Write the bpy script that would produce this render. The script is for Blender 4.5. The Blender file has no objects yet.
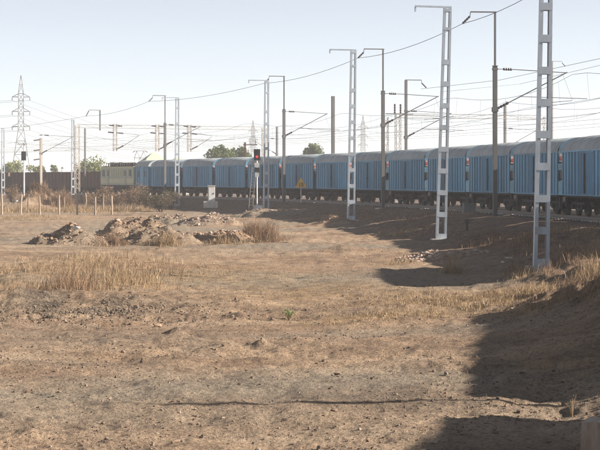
import bpy, math, random
import numpy as np
from mathutils import Vector, Matrix, Quaternion

random.seed(7)
rng = np.random.default_rng(7)
SC = bpy.context.scene
COL = SC.collection

# ------------------------------------------------------------------ camera, sky, sun, exposure
EYE = 1.93                                   # metres above rail level
F = 1800.0                                   # focal length in photo pixels (600 px wide)
cam_d = bpy.data.cameras.new('camera')
cam_d.sensor_width = 36.0
cam_d.lens = 36.0 * F / 600.0
cam_d.shift_y = -46.0 / 600.0
cam_d.clip_start = 0.5
cam_d.clip_end = 20000.0
cam = bpy.data.objects.new('camera', cam_d)
cam.location = (0, 0, EYE)
cam.rotation_euler = (math.radians(90), 0, 0)
COL.objects.link(cam)
SC.camera = cam

SUNV = Vector((1.0, -0.08, 0.452)).normalized()     # towards the sun
SUN_EL = math.asin(SUNV.z)
SUN_AZ = math.atan2(SUNV.x, SUNV.y)                  # clockwise from +Y
world = bpy.data.worlds.new('World')
SC.world = world
world.use_nodes = True
wn = world.node_tree
bg = wn.nodes['Background']
sky = wn.nodes.new('ShaderNodeTexSky')
sky.sky_type = 'NISHITA'
sky.sun_disc = False
sky.sun_elevation = SUN_EL
sky.sun_rotation = SUN_AZ
sky.altitude = 200
sky.air_density = 0.5
sky.dust_density = 0.0
sky.ozone_density = 0.0
hz_ = wn.nodes.new('ShaderNodeHueSaturation')      # dusty air: a paler sky all round
hz_.inputs['Saturation'].default_value = 0.46
wn.links.new(sky.outputs[0], hz_.inputs['Color'])
wn.links.new(hz_.outputs[0], bg.inputs[0])
bg.inputs[1].default_value = 0.055

sun_d = bpy.data.lights.new('sun', 'SUN')
sun_d.energy = 5.0
sun_d.angle = math.radians(0.53)
sun_d.color = (1.0, 0.91, 0.80)
sun = bpy.data.objects.new('sun', sun_d)
sun.rotation_euler = SUNV.to_track_quat('Z', 'Y').to_euler()
sun.location = (60, -30, 60)
COL.objects.link(sun)

vs = SC.view_settings
vs.view_transform = 'Standard'
vs.look = 'None'
vs.gamma = 1.0
vs.exposure = 1.52
vs.use_curve_mapping = False
SC.cycles.volume_bounces = 1
SC.cycles.max_bounces = 8
SC.cycles.use_denoising = True

# ------------------------------------------------------------------ the place: the railway lies on one circle
RN = 373.18                                  # radius of the train's field-side face
CX, CY = -357.54, 57.25


def dd_of(x, y):                             # metres from the train's face towards the field
    return RN - np.hypot(x - CX, y - CY)


PHI0 = 0.10228


def track(s, dd):                            # point at arc s (along the face), offset dd; heading angle
    phi = PHI0 + s / RN
    r = RN - dd
    return CX + r * math.cos(phi), CY + r * math.sin(phi), phi


def px(x, Y):                                # photo column at depth Y -> X
    return (x - 300.0) / F * Y


def pz(y, Y):                                # photo row at depth Y -> height
    return EYE - (y - 179.0) / F * Y


# ------------------------------------------------------------------ helpers
def rot_z(a):
    return Matrix.Rotation(a, 3, 'Z')


class MB:
    def __init__(self):
        self.v, self.f, self.m = [], [], []

    def add(self, verts, faces, mi=0):
        o = len(self.v)
        self.v.extend(tuple(p) for p in verts)
        self.f.extend(tuple(i + o for i in q) for q in faces)
        self.m.extend([mi] * len(faces))
        return self

    def box(self, x0, x1, y0, y1, z0, z1, mi=0, rot=None, at=None):
        vs_ = [Vector((x, y, z)) for z in (z0, z1) for y in (y0, y1) for x in (x0, x1)]
        if rot is not None:
            vs_ = [rot @ p for p in vs_]
        if at is not None:
            vs_ = [p + Vector(at) for p in vs_]
        return self.add(vs_, [(0, 2, 3, 1), (4, 5, 7, 6), (0, 1, 5, 4), (2, 6, 7, 3), (0, 4, 6, 2), (1, 3, 7, 5)], mi)

    def tube(self, pts, rad, n=6, mi=0, cap=True):
        pts = [Vector(p) for p in pts]
        if not isinstance(rad, (list, tuple)):
            rad = [rad] * len(pts)
        vs_, fs_ = [], []
        for i, p in enumerate(pts):
            a = pts[max(i - 1, 0)]
            b = pts[min(i + 1, len(pts) - 1)]
            t = (b - a).normalized()
            up = Vector((0, 0, 1)) if abs(t.z) < 0.95 else Vector((1, 0, 0))
            u = t.cross(up).normalized()
            w = u.cross(t)
            for k in range(n):
                q = 2 * math.pi * k / n
                vs_.append(p + (u * math.cos(q) + w * math.sin(q)) * rad[i])
        for i in range(len(pts) - 1):
            for k in range(n):
                k2 = (k + 1) % n
                fs_.append((i * n + k, i * n + k2, (i + 1) * n + k2, (i + 1) * n + k))
        if cap:
            fs_.append(tuple(range(n))[::-1])
            fs_.append(tuple((len(pts) - 1) * n + k for k in range(n)))
        return self.add(vs_, fs_, mi)

    def mesh(self, name, mats, smooth=False):
        me = bpy.data.meshes.new(name)
        me.from_pydata(self.v, [], self.f)
        if not isinstance(mats, (list, tuple)):
            mats = [mats]
        for mm in mats:
            me.materials.append(mm)
        if len(mats) > 1:
            me.polygons.foreach_set('material_index', self.m)
        if smooth:
            me.polygons.foreach_set('use_smooth', [True] * len(me.polygons))
        me.update()
        return me

    def obj(self, name, mats, parent=None, smooth=False):
        return place(name, self.mesh(name, mats, smooth), parent)


def place(name, me, parent=None, loc=None, rz=None):
    o = bpy.data.objects.new(name, me)
    COL.objects.link(o)
    if parent is not None:
        o.parent = parent
    if loc is not None:
        o.location = loc
    if rz is not None:
        o.rotation_euler = (0, 0, rz)
    return o


def tag(o, label, cat, group=None, kind=None):
    if label:
        o['label'] = label
    if cat:
        o['category'] = cat
    if group:
        o['group'] = group
    if kind:
        o['kind'] = kind
    return o


def thing(name, label, cat, loc=(0, 0, 0), rz=0.0, group=None):
    o = bpy.data.objects.new(name, None)
    o.empty_display_size = 0.3
    COL.objects.link(o)
    o.location = loc
    o.rotation_euler = (0, 0, rz)
    return tag(o, label, cat, group)


ORD = ['', 'first', 'second', 'third', 'fourth', 'fifth', 'sixth', 'seventh', 'eighth', 'ninth', 'tenth', 'eleventh',
       'twelfth', 'thirteenth', 'fourteenth', 'fifteenth', 'sixteenth', 'seventeenth', 'eighteenth', 'nineteenth',
       'twentieth', 'twenty-first', 'twenty-second', 'twenty-third', 'twenty-fourth']


# ------------------------------------------------------------------ numpy noise
def _hash(ix, iy, seed):
    h = (ix.astype(np.int64) * 374761393 + iy.astype(np.int64) * 668265263 + seed * 1442695041) & 0xFFFFFFFF
    h = ((h ^ (h >> 13)) * 1274126177) & 0xFFFFFFFF
    return ((h ^ (h >> 16)) & 0xFFFF) / 65535.0


def vnoise(x, y, seed=0):
    x = np.asarray(x, float)
    y = np.asarray(y, float)
    ix, iy = np.floor(x), np.floor(y)
    fx, fy = x - ix, y - iy
    fx = fx * fx * (3 - 2 * fx)
    fy = fy * fy * (3 - 2 * fy)
    a, b = _hash(ix, iy, seed), _hash(ix + 1, iy, seed)
    c, d = _hash(ix, iy + 1, seed), _hash(ix + 1, iy + 1, seed)
    return (a + (b - a) * fx) * (1 - fy) + (c + (d - c) * fx) * fy - 0.5


def fbm(x, y, seed=0, oct_=4, gain=0.5):
    t, a = 0, 1.0
    for i in range(oct_):
        t = t + a * vnoise(x * 2 ** i + 13.7 * i, y * 2 ** i - 7.1 * i, seed + i)
        a *= gain
    return t


# ------------------------------------------------------------------ materials
def new_mat(name):
    m = bpy.data.materials.new(name)
    m.use_nodes = True
    nt = m.node_tree
    return m, nt, nt.nodes['Principled BSDF']


def ramp(nt, fac, stops):
    r = nt.nodes.new('ShaderNodeValToRGB')
    e = r.color_ramp.elements
    while len(e) < len(stops):
        e.new(0.5)
    for i, (p, c) in enumerate(stops):
        e[i].position = p
        e[i].color = (*c, 1) if len(c) == 3 else c
    nt.links.new(fac, r.inputs[0])
    return r.outputs[0]


def noise_n(nt, vec, scale, detail=4, rough=0.55, seed=0.0):
    n = nt.nodes.new('ShaderNodeTexNoise')
    n.inputs['Scale'].default_value = scale
    n.inputs['Detail'].default_value = detail
    n.inputs['Roughness'].default_value = rough
    if vec is not None:
        mp = nt.nodes.new('ShaderNodeMapping')
        mp.inputs['Location'].default_value = (seed, seed * 1.7, seed * 0.3)
        nt.links.new(vec, mp.inputs[0])
        nt.links.new(mp.outputs[0], n.inputs['Vector'])
    return n.outputs['Fac']


def mixc(nt, fac, a, b, mode='MIX'):
    n = nt.nodes.new('ShaderNodeMix')
    n.data_type = 'RGBA'
    n.blend_type = mode
    for sock, v in ((n.inputs[0], fac), (n.inputs[6], a), (n.inputs[7], b)):
        if hasattr(v, 'is_linked'):
            nt.links.new(v, sock)
        elif isinstance(v, (int, float)):
            sock.default_value = v
        else:
            sock.default_value = (*v, 1)
    return n.outputs[2]


def bump(nt, height, bsdf, strength=0.5, dist=0.02):
    b = nt.nodes.new('ShaderNodeBump')
    b.inputs['Strength'].default_value = strength
    b.inputs['Distance'].default_value = dist
    nt.links.new(height, b.inputs['Height'])
    nt.links.new(b.outputs[0], bsdf.inputs['Normal'])


def mat_worn(name, base, dirt, scale=3.0, amount=0.5, rough=0.6, metal=0.0, vary=0.15, streak=True, lo=0.42, hi=0.7):
    """weathered paint or metal: base colour, dirt patches, a little difference from piece to piece"""
    m, nt, b = new_mat(name)
    tc = nt.nodes.new('ShaderNodeTexCoord')
    vec = tc.outputs['Object']
    if streak:
        mp = nt.nodes.new('ShaderNodeMapping')
        mp.inputs['Scale'].default_value = (1.0, 1.0, 0.25)
        nt.links.new(vec, mp.inputs[0])
        vec = mp.outputs[0]
    oi = nt.nodes.new('ShaderNodeObjectInfo')
    off = nt.nodes.new('ShaderNodeVectorMath')
    off.operation = 'ADD'
    sc_ = nt.nodes.new('ShaderNodeMath')
    sc_.operation = 'MULTIPLY'
    sc_.inputs[1].default_value = 97.0
    nt.links.new(oi.outputs['Random'], sc_.inputs[0])
    nt.links.new(vec, off.inputs[0])
    nt.links.new(sc_.outputs[0], off.inputs[1])
    n1 = noise_n(nt, off.outputs[0], scale, 6, 0.65)
    f = ramp(nt, n1, [(lo, (0, 0, 0)), (hi, (amount,) * 3)])
    c = mixc(nt, f, base, dirt)
    hs = nt.nodes.new('ShaderNodeHueSaturation')
    mr = nt.nodes.new('ShaderNodeMapRange')
    mr.inputs['To Min'].default_value = 1 - vary
    mr.inputs['To Max'].default_value = 1 + vary
    nt.links.new(oi.outputs['Random'], mr.inputs[0])
    nt.links.new(mr.outputs[0], hs.inputs['Value'])
    nt.links.new(c, hs.inputs['Color'])
    nt.links.new(hs.outputs[0], b.inputs['Base Color'])
    b.inputs['Roughness'].default_value = rough
    b.inputs['Metallic'].default_value = metal
    return m


def mat_flat(name, col, rough=0.7, metal=0.0, var=0.25, scale=8.0):
    return mat_worn(name, col, tuple(c * 0.55 for c in col), scale, 0.8, rough, metal, var, streak=False)


M_BLUE = mat_worn('blue_paint', (0.105, 0.315, 0.50), (0.11, 0.155, 0.195), 1.6, 0.7, 0.55, 0, 0.26)
M_BLUED = mat_worn('dark_blue_door_paint', (0.080, 0.245, 0.40), (0.085, 0.12, 0.15), 1.6, 0.7, 0.55, 0, 0.3)
M_END = mat_worn('sun_dimmed_blue_end_paint', (0.045, 0.13, 0.21), (0.06, 0.07, 0.08), 1.6, 0.7, 0.6, 0, 0.3)  # end blue darkened so the sunlit end walls stay dim
M_BLUE2 = mat_worn('faded_blue_paint', (0.135, 0.335, 0.49), (0.17, 0.18, 0.175), 1.1, 0.9, 0.6, 0, 0.28)
M_BLUE3 = mat_worn('grimy_blue_paint', (0.090, 0.275, 0.455), (0.13, 0.11, 0.098), 0.9, 0.9, 0.6, 0, 0.3)
M_BLUEL = mat_worn('pale_blue_paint', (0.125, 0.335, 0.505), (0.14, 0.18, 0.205), 2.2, 0.65, 0.55, 0, 0.22)
M_ROOF = mat_worn('weathered_grey_roof', (0.33, 0.365, 0.385), (0.20, 0.22, 0.235), 0.8, 0.8, 0.75, 0, 0.14, lo=0.35, hi=0.75)
M_UNDER = mat_worn('greasy_black_steel', (0.022, 0.018, 0.018), (0.05, 0.036, 0.03), 3.0, 0.8, 0.8)
M_RUST = mat_worn('rusty_brown_steel', (0.105, 0.048, 0.038), (0.06, 0.035, 0.032), 1.2, 0.8, 0.8, 0, 0.3)
M_RUSTL = mat_worn('worn_red_brown_steel', (0.14, 0.07, 0.05), (0.07, 0.05, 0.045), 2.0, 0.8, 0.8, 0, 0.3)
M_RAIL = mat_flat('rail_steel', (0.16, 0.12, 0.10), 0.45, 0.6)
M_GALV = mat_worn('galvanised_steel', (0.46, 0.51, 0.56), (0.27, 0.28, 0.29), 3.0, 0.6, 0.5, 0.35, 0.08)
M_DARKST = mat_worn('dark_weathered_steel', (0.115, 0.112, 0.112), (0.075, 0.068, 0.064), 3.0, 0.7, 0.65, 0.3, 0.12)
M_TANST = mat_worn('faded_tan_steel', (0.38, 0.33, 0.28), (0.25, 0.21, 0.18), 2.0, 0.7, 0.7, 0.1, 0.15)
M_INS = mat_flat('brown_porcelain', (0.06, 0.045, 0.045), 0.3)
M_WIRE = mat_flat('wire_metal', (0.12, 0.115, 0.115), 0.6, 0.4, 0.1)
M_CONC = mat_worn('aged_concrete', (0.52, 0.49, 0.45), (0.33, 0.28, 0.24), 4.0, 0.8, 0.9, 0, 0.12)
M_SLEEP = mat_worn('concrete_sleeper', (0.55, 0.51, 0.46), (0.30, 0.22, 0.18), 3.0, 0.8, 0.9, 0, 0.2)
M_WHITE = mat_worn('whitewash', (0.72, 0.71, 0.68), (0.45, 0.42, 0.38), 4.0, 0.7, 0.8, 0, 0.08)
M_BOARD = mat_worn('grimy_marker_paint', (0.36, 0.30, 0.29), (0.22, 0.15, 0.14), 4.0, 0.8, 0.8, 0, 0.25)
M_RED = mat_flat('signal_red_paint', (0.32, 0.05, 0.045), 0.6)
M_BLOCK = mat_worn('stained_beige_concrete', (0.36, 0.29, 0.23), (0.22, 0.13, 0.09), 7.0, 0.9, 0.95, 0, 0.05)
M_REDDISH = mat_worn('red_brown_stone', (0.36, 0.20, 0.14), (0.24, 0.16, 0.12), 6.0, 0.8, 0.9, 0, 0.1)
M_YEL = mat_worn('yellow_board_paint', (0.72, 0.40, 0.04), (0.50, 0.30, 0.06), 4.0, 0.6, 0.6, 0, 0.05)
M_BLACK = mat_flat('black_paint', (0.02, 0.02, 0.022), 0.6)
M_GLASS = mat_flat('dark_window_glass', (0.015, 0.018, 0.02), 0.45)
M_LOCO = mat_worn('pale_green_loco_paint', (0.37, 0.385, 0.27), (0.25, 0.26, 0.19), 1.4, 0.6, 0.5, 0, 0.06)
M_LOCOC = mat_worn('cream_loco_band', (0.58, 0.52, 0.31), (0.42, 0.38, 0.25), 1.4, 0.6, 0.5, 0, 0.05)
M_GREENROOF = mat_worn('pale_green_sheet', (0.42, 0.46, 0.32), (0.32, 0.35, 0.26), 1.5, 0.6, 0.7, 0, 0.08)
M_BOX = mat_worn('shade_grey_box_paint', (0.17, 0.17, 0.165), (0.12, 0.11, 0.10), 4.0, 0.7, 0.8, 0, 0.1)  # grey taken darker in place of the shade on the box
M_WOOD = mat_worn('grey_brown_wood', (0.30, 0.23, 0.17), (0.18, 0.13, 0.10), 6.0, 0.8, 0.9, 0, 0.2)
M_BARK = mat_worn('bark', (0.14, 0.10, 0.075), (0.08, 0.06, 0.05), 4.0, 0.8, 0.9, 0, 0.15)


def mat_leaf(name, c1, c2, trans=0.25):
    m, nt, b = new_mat(name)
    g = nt.nodes.new('ShaderNodeNewGeometry')
    nt.links.new(ramp(nt, g.outputs['Random Per Island'], [(0.0, c1), (1.0, c2)]), b.inputs['Base Color'])
    b.inputs['Roughness'].default_value = 0.75
    b.inputs['Specular IOR Level'].default_value = 0.2
    tr = nt.nodes.new('ShaderNodeBsdfTranslucent')
    nt.links.new(ramp(nt, g.outputs['Random Per Island'], [(0.0, c1), (1.0, c2)]), tr.inputs[0])
    mx = nt.nodes.new('ShaderNodeMixShader')
    mx.inputs[0].default_value = trans
    nt.links.new(b.outputs[0], mx.inputs[1])
    nt.links.new(tr.outputs[0], mx.inputs[2])
    nt.links.new(mx.outputs[0], nt.nodes['Material Output'].inputs[0])
    return m


M_STRAW = mat_leaf('dry_straw', (0.17, 0.11, 0.06), (0.46, 0.34, 0.21))
M_STRAWB = mat_leaf('dry_brown_grass', (0.12, 0.075, 0.048), (0.36, 0.24, 0.155))
M_LEAF = mat_leaf('olive_leaves', (0.06, 0.085, 0.03), (0.17, 0.20, 0.075))
M_LEAFY = mat_leaf('yellow_green_leaves', (0.13, 0.15, 0.05), (0.27, 0.28, 0.10))
M_LEAFB = mat_leaf('dry_brown_leaves', (0.13, 0.085, 0.055), (0.28, 0.19, 0.12))
M_LEAFD = mat_leaf('dull_dark_leaves', (0.06, 0.052, 0.030), (0.15, 0.115, 0.068))
M_GREEN = mat_leaf('fresh_green_leaves', (0.12, 0.20, 0.05), (0.25, 0.34, 0.12))


def mat_stone(name, cols, bright=1.0):
    m, nt, b = new_mat(name)
    g = nt.nodes.new('ShaderNodeNewGeometry')
    st = [(i / (len(cols) - 1), tuple(k * bright for k in c)) for i, c in enumerate(cols)]
    nt.links.new(ramp(nt, g.outputs['Random Per Island'], st), b.inputs['Base Color'])
    b.inputs['Roughness'].default_value = 0.9
    b.inputs['Specular IOR Level'].default_value = 0.25
    return m


M_PEB = mat_stone('pebble_mix', [(0.07, 0.052, 0.045), (0.16, 0.105, 0.075), (0.23, 0.165, 0.12), (0.12, 0.09, 0.072), (0.30, 0.235, 0.18)])
M_CLOD = mat_stone('dark_clods', [(0.08, 0.06, 0.047), (0.145, 0.11, 0.08), (0.21, 0.16, 0.12), (0.11, 0.082, 0.064)])
M_RUB = mat_stone('broken_rubble', [(0.14, 0.088, 0.062), (0.24, 0.155, 0.105), (0.30, 0.215, 0.15), (0.20, 0.122, 0.083), (0.36, 0.28, 0.21)])
M_RUBP = mat_stone('pinkish_rubble', [(0.25, 0.175, 0.145), (0.35, 0.255, 0.21), (0.43, 0.345, 0.295), (0.27, 0.185, 0.15)])
M_BALL = mat_stone('ballast_stones', [(0.09, 0.075, 0.07), (0.16, 0.13, 0.115), (0.13, 0.10, 0.085), (0.22, 0.18, 0.15)])


def mat_ground():
    m, nt, b = new_mat('dry_bare_soil')
    g = nt.nodes.new('ShaderNodeNewGeometry')
    P = g.outputs['Position']
    st = nt.nodes.new('ShaderNodeMapping')              # long drag marks run across the field
    st.inputs['Scale'].default_value = (0.35, 1.0, 1.0)
    st.inputs['Rotation'].default_value = (0, 0, 0.12)
    nt.links.new(P, st.inputs[0])
    S = st.outputs[0]
    big = noise_n(nt, S, 0.11, 3, 0.5, 3.0)
    mid = noise_n(nt, S, 0.45, 5, 0.6, 11.0)
    sml = noise_n(nt, P, 2.6, 6, 0.68, 5.0)
    fin = noise_n(nt, P, 16.0, 5, 0.7, 1.0)
    c = ramp(nt, mid, [(0.28, (0.145, 0.103, 0.074)), (0.42, (0.25, 0.173, 0.117)), (0.55, (0.33, 0.237, 0.163)), (0.72, (0.41, 0.32, 0.232))])
    # greyish ashy patches
    ash = ramp(nt, big, [(0.46, (0, 0, 0)), (0.60, (0.85,) * 3)])
    c = mixc(nt, ash, c, (0.24, 0.202, 0.157))
    red = ramp(nt, noise_n(nt, S, 0.22, 4, 0.6, 31.0), [(0.50, (0, 0, 0)), (0.66, (0.55,) * 3)])
    c = mixc(nt, red, c, (0.275, 0.175, 0.112))
    # straw-coloured litter beneath the grass
    at = nt.nodes.new('ShaderNodeAttribute')
    at.attribute_name = 'litter'
    c = mixc(nt, at.outputs['Fac'], c, ramp(nt, sml, [(0.35, (0.19, 0.125, 0.07)), (0.65, (0.34, 0.235, 0.13))]))
    ab = nt.nodes.new('ShaderNodeAttribute')
    ab.attribute_name = 'bed'
    c = mixc(nt, ab.outputs['Fac'], c, ramp(nt, sml, [(0.35, (0.11, 0.085, 0.07)), (0.65, (0.22, 0.17, 0.14))]))
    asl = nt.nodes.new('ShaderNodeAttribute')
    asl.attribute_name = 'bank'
    c = mixc(nt, asl.outputs['Fac'], c, ramp(nt, sml, [(0.35, (0.105, 0.067, 0.05)), (0.65, (0.22, 0.145, 0.10))]))  # darker bank colour carries part of the train shadow
    ac = nt.nodes.new('ShaderNodeAttribute')
    ac.attribute_name = 'churn_shade'
    c = mixc(nt, ac.outputs['Fac'], c, ramp(nt, sml, [(0.35, (0.085, 0.066, 0.052)), (0.65, (0.19, 0.148, 0.112))]))
    # mottling
    c = mixc(nt, 0.75, c, ramp(nt, sml, [(0.30, (0.55, 0.53, 0.52)), (0.50, (0.98, 0.98, 0.98)), (0.72, (1.25, 1.24, 1.2))]), 'MULTIPLY')
    c = mixc(nt, 0.8, c, ramp(nt, fin, [(0.34, (0.28, 0.26, 0.25)), (0.46, (0.92, 0.92, 0.92)), (0.70, (1.5, 1.47, 1.40))]), 'MULTIPLY')
    nt.links.new(c, b.inputs['Base Color'])
    b.inputs['Roughness'].default_value = 0.95
    b.inputs['Specular IOR Level'].default_value = 0.15
    h = nt.nodes.new('ShaderNodeMath')
    h.operation = 'ADD'
    nt.links.new(fin, h.inputs[0])
    nt.links.new(sml, h.inputs[1])
    bump(nt, h.outputs[0], b, 1.0, 0.09)
    return m


M_GROUND = mat_ground()

# ------------------------------------------------------------------ ground
PROF_D = [-400, -60, -31, -4.2, -3.7, -3.2, 0.1, 0.9, 2.0, 3.6, 5.0, 8.0, 10.5, 14, 60, 400]
PROF_Z = [-0.6, -0.5, -0.42, -0.42, -0.40, -0.22, -0.22, -0.30, -0.10, -0.06, -0.32, -0.92, -1.12, -1.18, -1.18, -1.3]

LATT = [  # lattice masts: photo column, depth, height of the foot
    (541, 58.0, -0.94), (441, 85.3, -0.96), (351, 116.5, -0.76), (266, 151.1, -0.84), (177, 181.7, -0.90)]
BUMPS = [  # x, y, height, radius x, radius y
    (px(575, 60), 60.5, 0.35, 1.3, 2.2), (px(500, 56.0), 55.5, 0.12, 1.3, 1.5),
    (px(475, 80), 81.0, 0.25, 1.3, 3.0),
    (px(351, 116.5), 116.5, 0.20, 1.0, 1.6), (px(335, 114), 114.0, 0.22, 1.5, 2.5),
    (7.2, 39.0, 0.70, 2.2, 5.5), (8.2, 50.0, 0.35, 1.6, 4.0), (9.5, 70.0, 0.25, 1.6, 4.0), (7.5, 95.0, 0.22, 1.4, 5.0), (4.5, 108.0, 0.2, 1.2, 4.0),
    (px(261, 35.0), 35.2, 0.24, 0.26, 0.22), (px(252, 35.0), 35.0, -0.10, 0.22, 0.2), (px(175, 38.0), 38.2, 0.20, 0.24, 0.2), (px(167, 38.0), 38.1, -0.08, 0.2, 0.2), (px(150, 36.0), 36.0, 0.07, 1.2, 0.8),
    (px(345, 76.0), 76.0, 0.16, 1.3, 0.5), (px(282, 68.0), 68.0, 0.10, 1.4, 0.6), (px(230, 58.0), 58.0, 0.08, 1.5, 0.7),
    (px(60, 48.0), 48.0, 0.20, 2.4, 1.6),
    (px(15, 47.0), 46.5, 0.22, 1.0, 0.9),
    (px(43, 185.0), 185.0, 1.9, 2.2, 5.0), (px(25, 178.0), 178.0, 0.6, 3.0, 4.0),
    (px(420, 40.0), 40.5, 0.10, 2.0, 1.2), (px(330, 43.0), 43.0, 0.06, 2.0, 0.8)]


def ground_z(x, y):
    x = np.asarray(x, float)
    y = np.asarray(y, float)
    d = dd_of(x, y)
    dw = d + 0.9 * fbm(x * 0.25, y * 0.25, 91, 2) * np.clip((d - 3.6) / 3, 0, 1)
    z = np.interp(dw, PROF_D, PROF_Z)
    z = z + np.interp(y, [-60, 19, 36, 60, 100, 220, 400], [-0.65, -0.55, -0.16, -0.04, 0.10, 0.05, 0.0]) * np.clip((d - 7.5) / 3.0, 0, 1)
    fld = np.clip((d - 3.0) / 4.0, 0.12, 1.0)
    near = np.clip((400 - y) / 100, 0, 1)
    z = z + fld * near * (0.20 * fbm(x * 0.14, y * 0.14, 3, 2) + 0.12 * fbm(x * 0.55, y * 0.42, 17, 3) + (0.045 + 0.06 * np.clip(0.5 + 1.6 * fbm(x * 0.2, y * 0.2, 37, 2), 0, 1)) * fbm(x * 2.1, y * 1.7, 29, 4, 0.6))
    # shallow wheel ruts curving across the field
    for y0, slope, amp in ((31.0, -0.10, 0.05), (33.0, -0.10, 0.05), (44.0, 0.16, 0.05), (46.3, 0.16, 0.04), (62.0, 0.10, 0.05), (25.3, 0.05, 0.03)):
        q = y - (y0 + slope * x + 0.8 * np.sin(x * 0.35 + y0))
        z = z - amp * near * np.exp(-(q / 0.35) ** 2) + 0.5 * amp * near * np.exp(-((q - 0.6) / 0.35) ** 2)
    for bx, by, h, rx, ry in BUMPS:
        z = z + h * np.exp(-((x - bx) / rx) ** 2 - ((y - by) / ry) ** 2) * (1 + 0.8 * fbm(x * 1.3, y * 1.3, 55, 3))
    for c, dep, zb in LATT:                  # the soil meets each mast footing
        w = np.exp(-(np.hypot(x - px(c, dep), y - dep) / 1.1) ** 4)
        z = z * (1 - w) + (zb - 0.24 + 0.12 * fbm(x * 2, y * 2, 61, 3)) * w
    return z


def gz(x, y):
    return float(ground_z(np.array([x]), np.array([y]))[0])


GRASS = [  # photo column, depth, radius x, radius y, blades, height low/high, material, litter
    (60, 50.5, 1.0, 2.2, 1100, 0.2, 0.9, 'b'), (95, 54.0, 1.7, 3.6, 1200, 0.15, 0.85, 's'), (140, 55.0, 1.2, 2.8, 900, 0.2, 0.65, 's'),
    (12, 50.5, 1.6, 2.6, 900, 0.15, 0.5, 's'), (95, 66.0, 3.0, 7.0, 1500, 0.15, 0.5, 's'), (120, 60.0, 2.6, 4.0, 1100, 0.12, 0.5, 'b'), (20, 60.0, 2.4, 5.0, 600, 0.1, 0.35, 's'),
    (258, 88.0, 0.9, 1.6, 3000, 0.5, 1.35, 'b'), (232, 84.0, 1.0, 0.9, 700, 0.3, 0.7, 's'),
    (165, 84.0, 0.9, 1.0, 1500, 0.35, 0.8, 's'), (100, 84.0, 1.1, 1.0, 2000, 0.35, 0.9, 'b'), (130, 96.0, 1.4, 1.4, 500, 0.2, 0.6, 's'),
    (470, 45.5, 2.0, 3.0, 4600, 0.04, 0.22, 's'), (430, 48.0, 2.2, 3.0, 1500, 0.04, 0.2, 's'), (395, 43.0, 2.2, 2.0, 3000, 0.04, 0.16, 's'), (520, 46.0, 1.0, 2.0, 2300, 0.10, 0.34, 's'),
    (527, 53.5, 0.65, 1.6, 1700, 0.15, 0.50, 's'), (515, 57.5, 0.35, 0.8, 700, 0.3, 0.75, 'b'),
    (596, 46.5, 0.55, 2.2, 900, 0.2, 0.70, 's'), (594, 56.0, 0.6, 3.0, 700, 0.3, 0.9, 's'), (452, 60.0, 0.35, 0.8, 350, 0.3, 0.9, 's'),
    (400, 66.0, 0.6, 1.5, 400, 0.1, 0.3, 's'), (345, 41.0, 1.2, 0.9, 900, 0.03, 0.13, 's'),
    (44, 184.0, 2.0, 4.0, 5500, 0.4, 1.1, 'b'), (20, 168.0, 3.2, 5.0, 3500, 0.3, 0.8, 's'), (80, 166.0, 2.6, 5.0, 2600, 0.3, 0.9, 's'),
    (66, 180.0, 0.9, 2.0, 2600, 0.8, 2.4, 'b'), (120, 168.0, 2.8, 4.0, 2200, 0.3, 0.8, 's'), (30, 140.0, 5.0, 7.0, 1500, 0.08, 0.3, 's'),
    (400, 93.0, 1.5, 4.0, 700, 0.1, 0.4, 's'), (585, 57.0, 1.0, 3.0, 1300, 0.15, 0.6, 'b'), (560, 52.0, 0.9, 3.0, 1300, 0.15, 0.55, 'b'), (590, 40.0, 1.2, 3.0, 1300, 0.1, 0.45, 'b'), (490, 76.0, 1.3, 4.0, 1000, 0.1, 0.45, 'b'), (525, 68.0, 1.2, 4.0, 1000, 0.1, 0.5, 'b'), (590, 68.0, 1.2, 5.0, 900, 0.1, 0.5, 'b'), (430, 104.0, 2.0, 6.0, 900, 0.1, 0.45, 'b'), (370, 118.0, 2.0, 6.0, 800, 0.1, 0.4, 'b'), (545, 40.0, 1.2, 2.5, 900, 0.05, 0.25, 'b'), (560, 31.0, 1.2, 2.2, 350, 0.04, 0.2, 'b'), (330, 125.0, 2.0, 5.0, 700, 0.1, 0.4, 's'), (560, 72.0, 1.0, 5.0, 700, 0.1, 0.45, 's'),
    (200, 60.0, 3.5, 5.0, 900, 0.03, 0.14, 's'), (300, 52.0, 3.0, 4.0, 800, 0.02, 0.10, 's'), (590, 38.0, 0.5, 1.5, 120, 0.1, 0.4, 's'),
]


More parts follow.
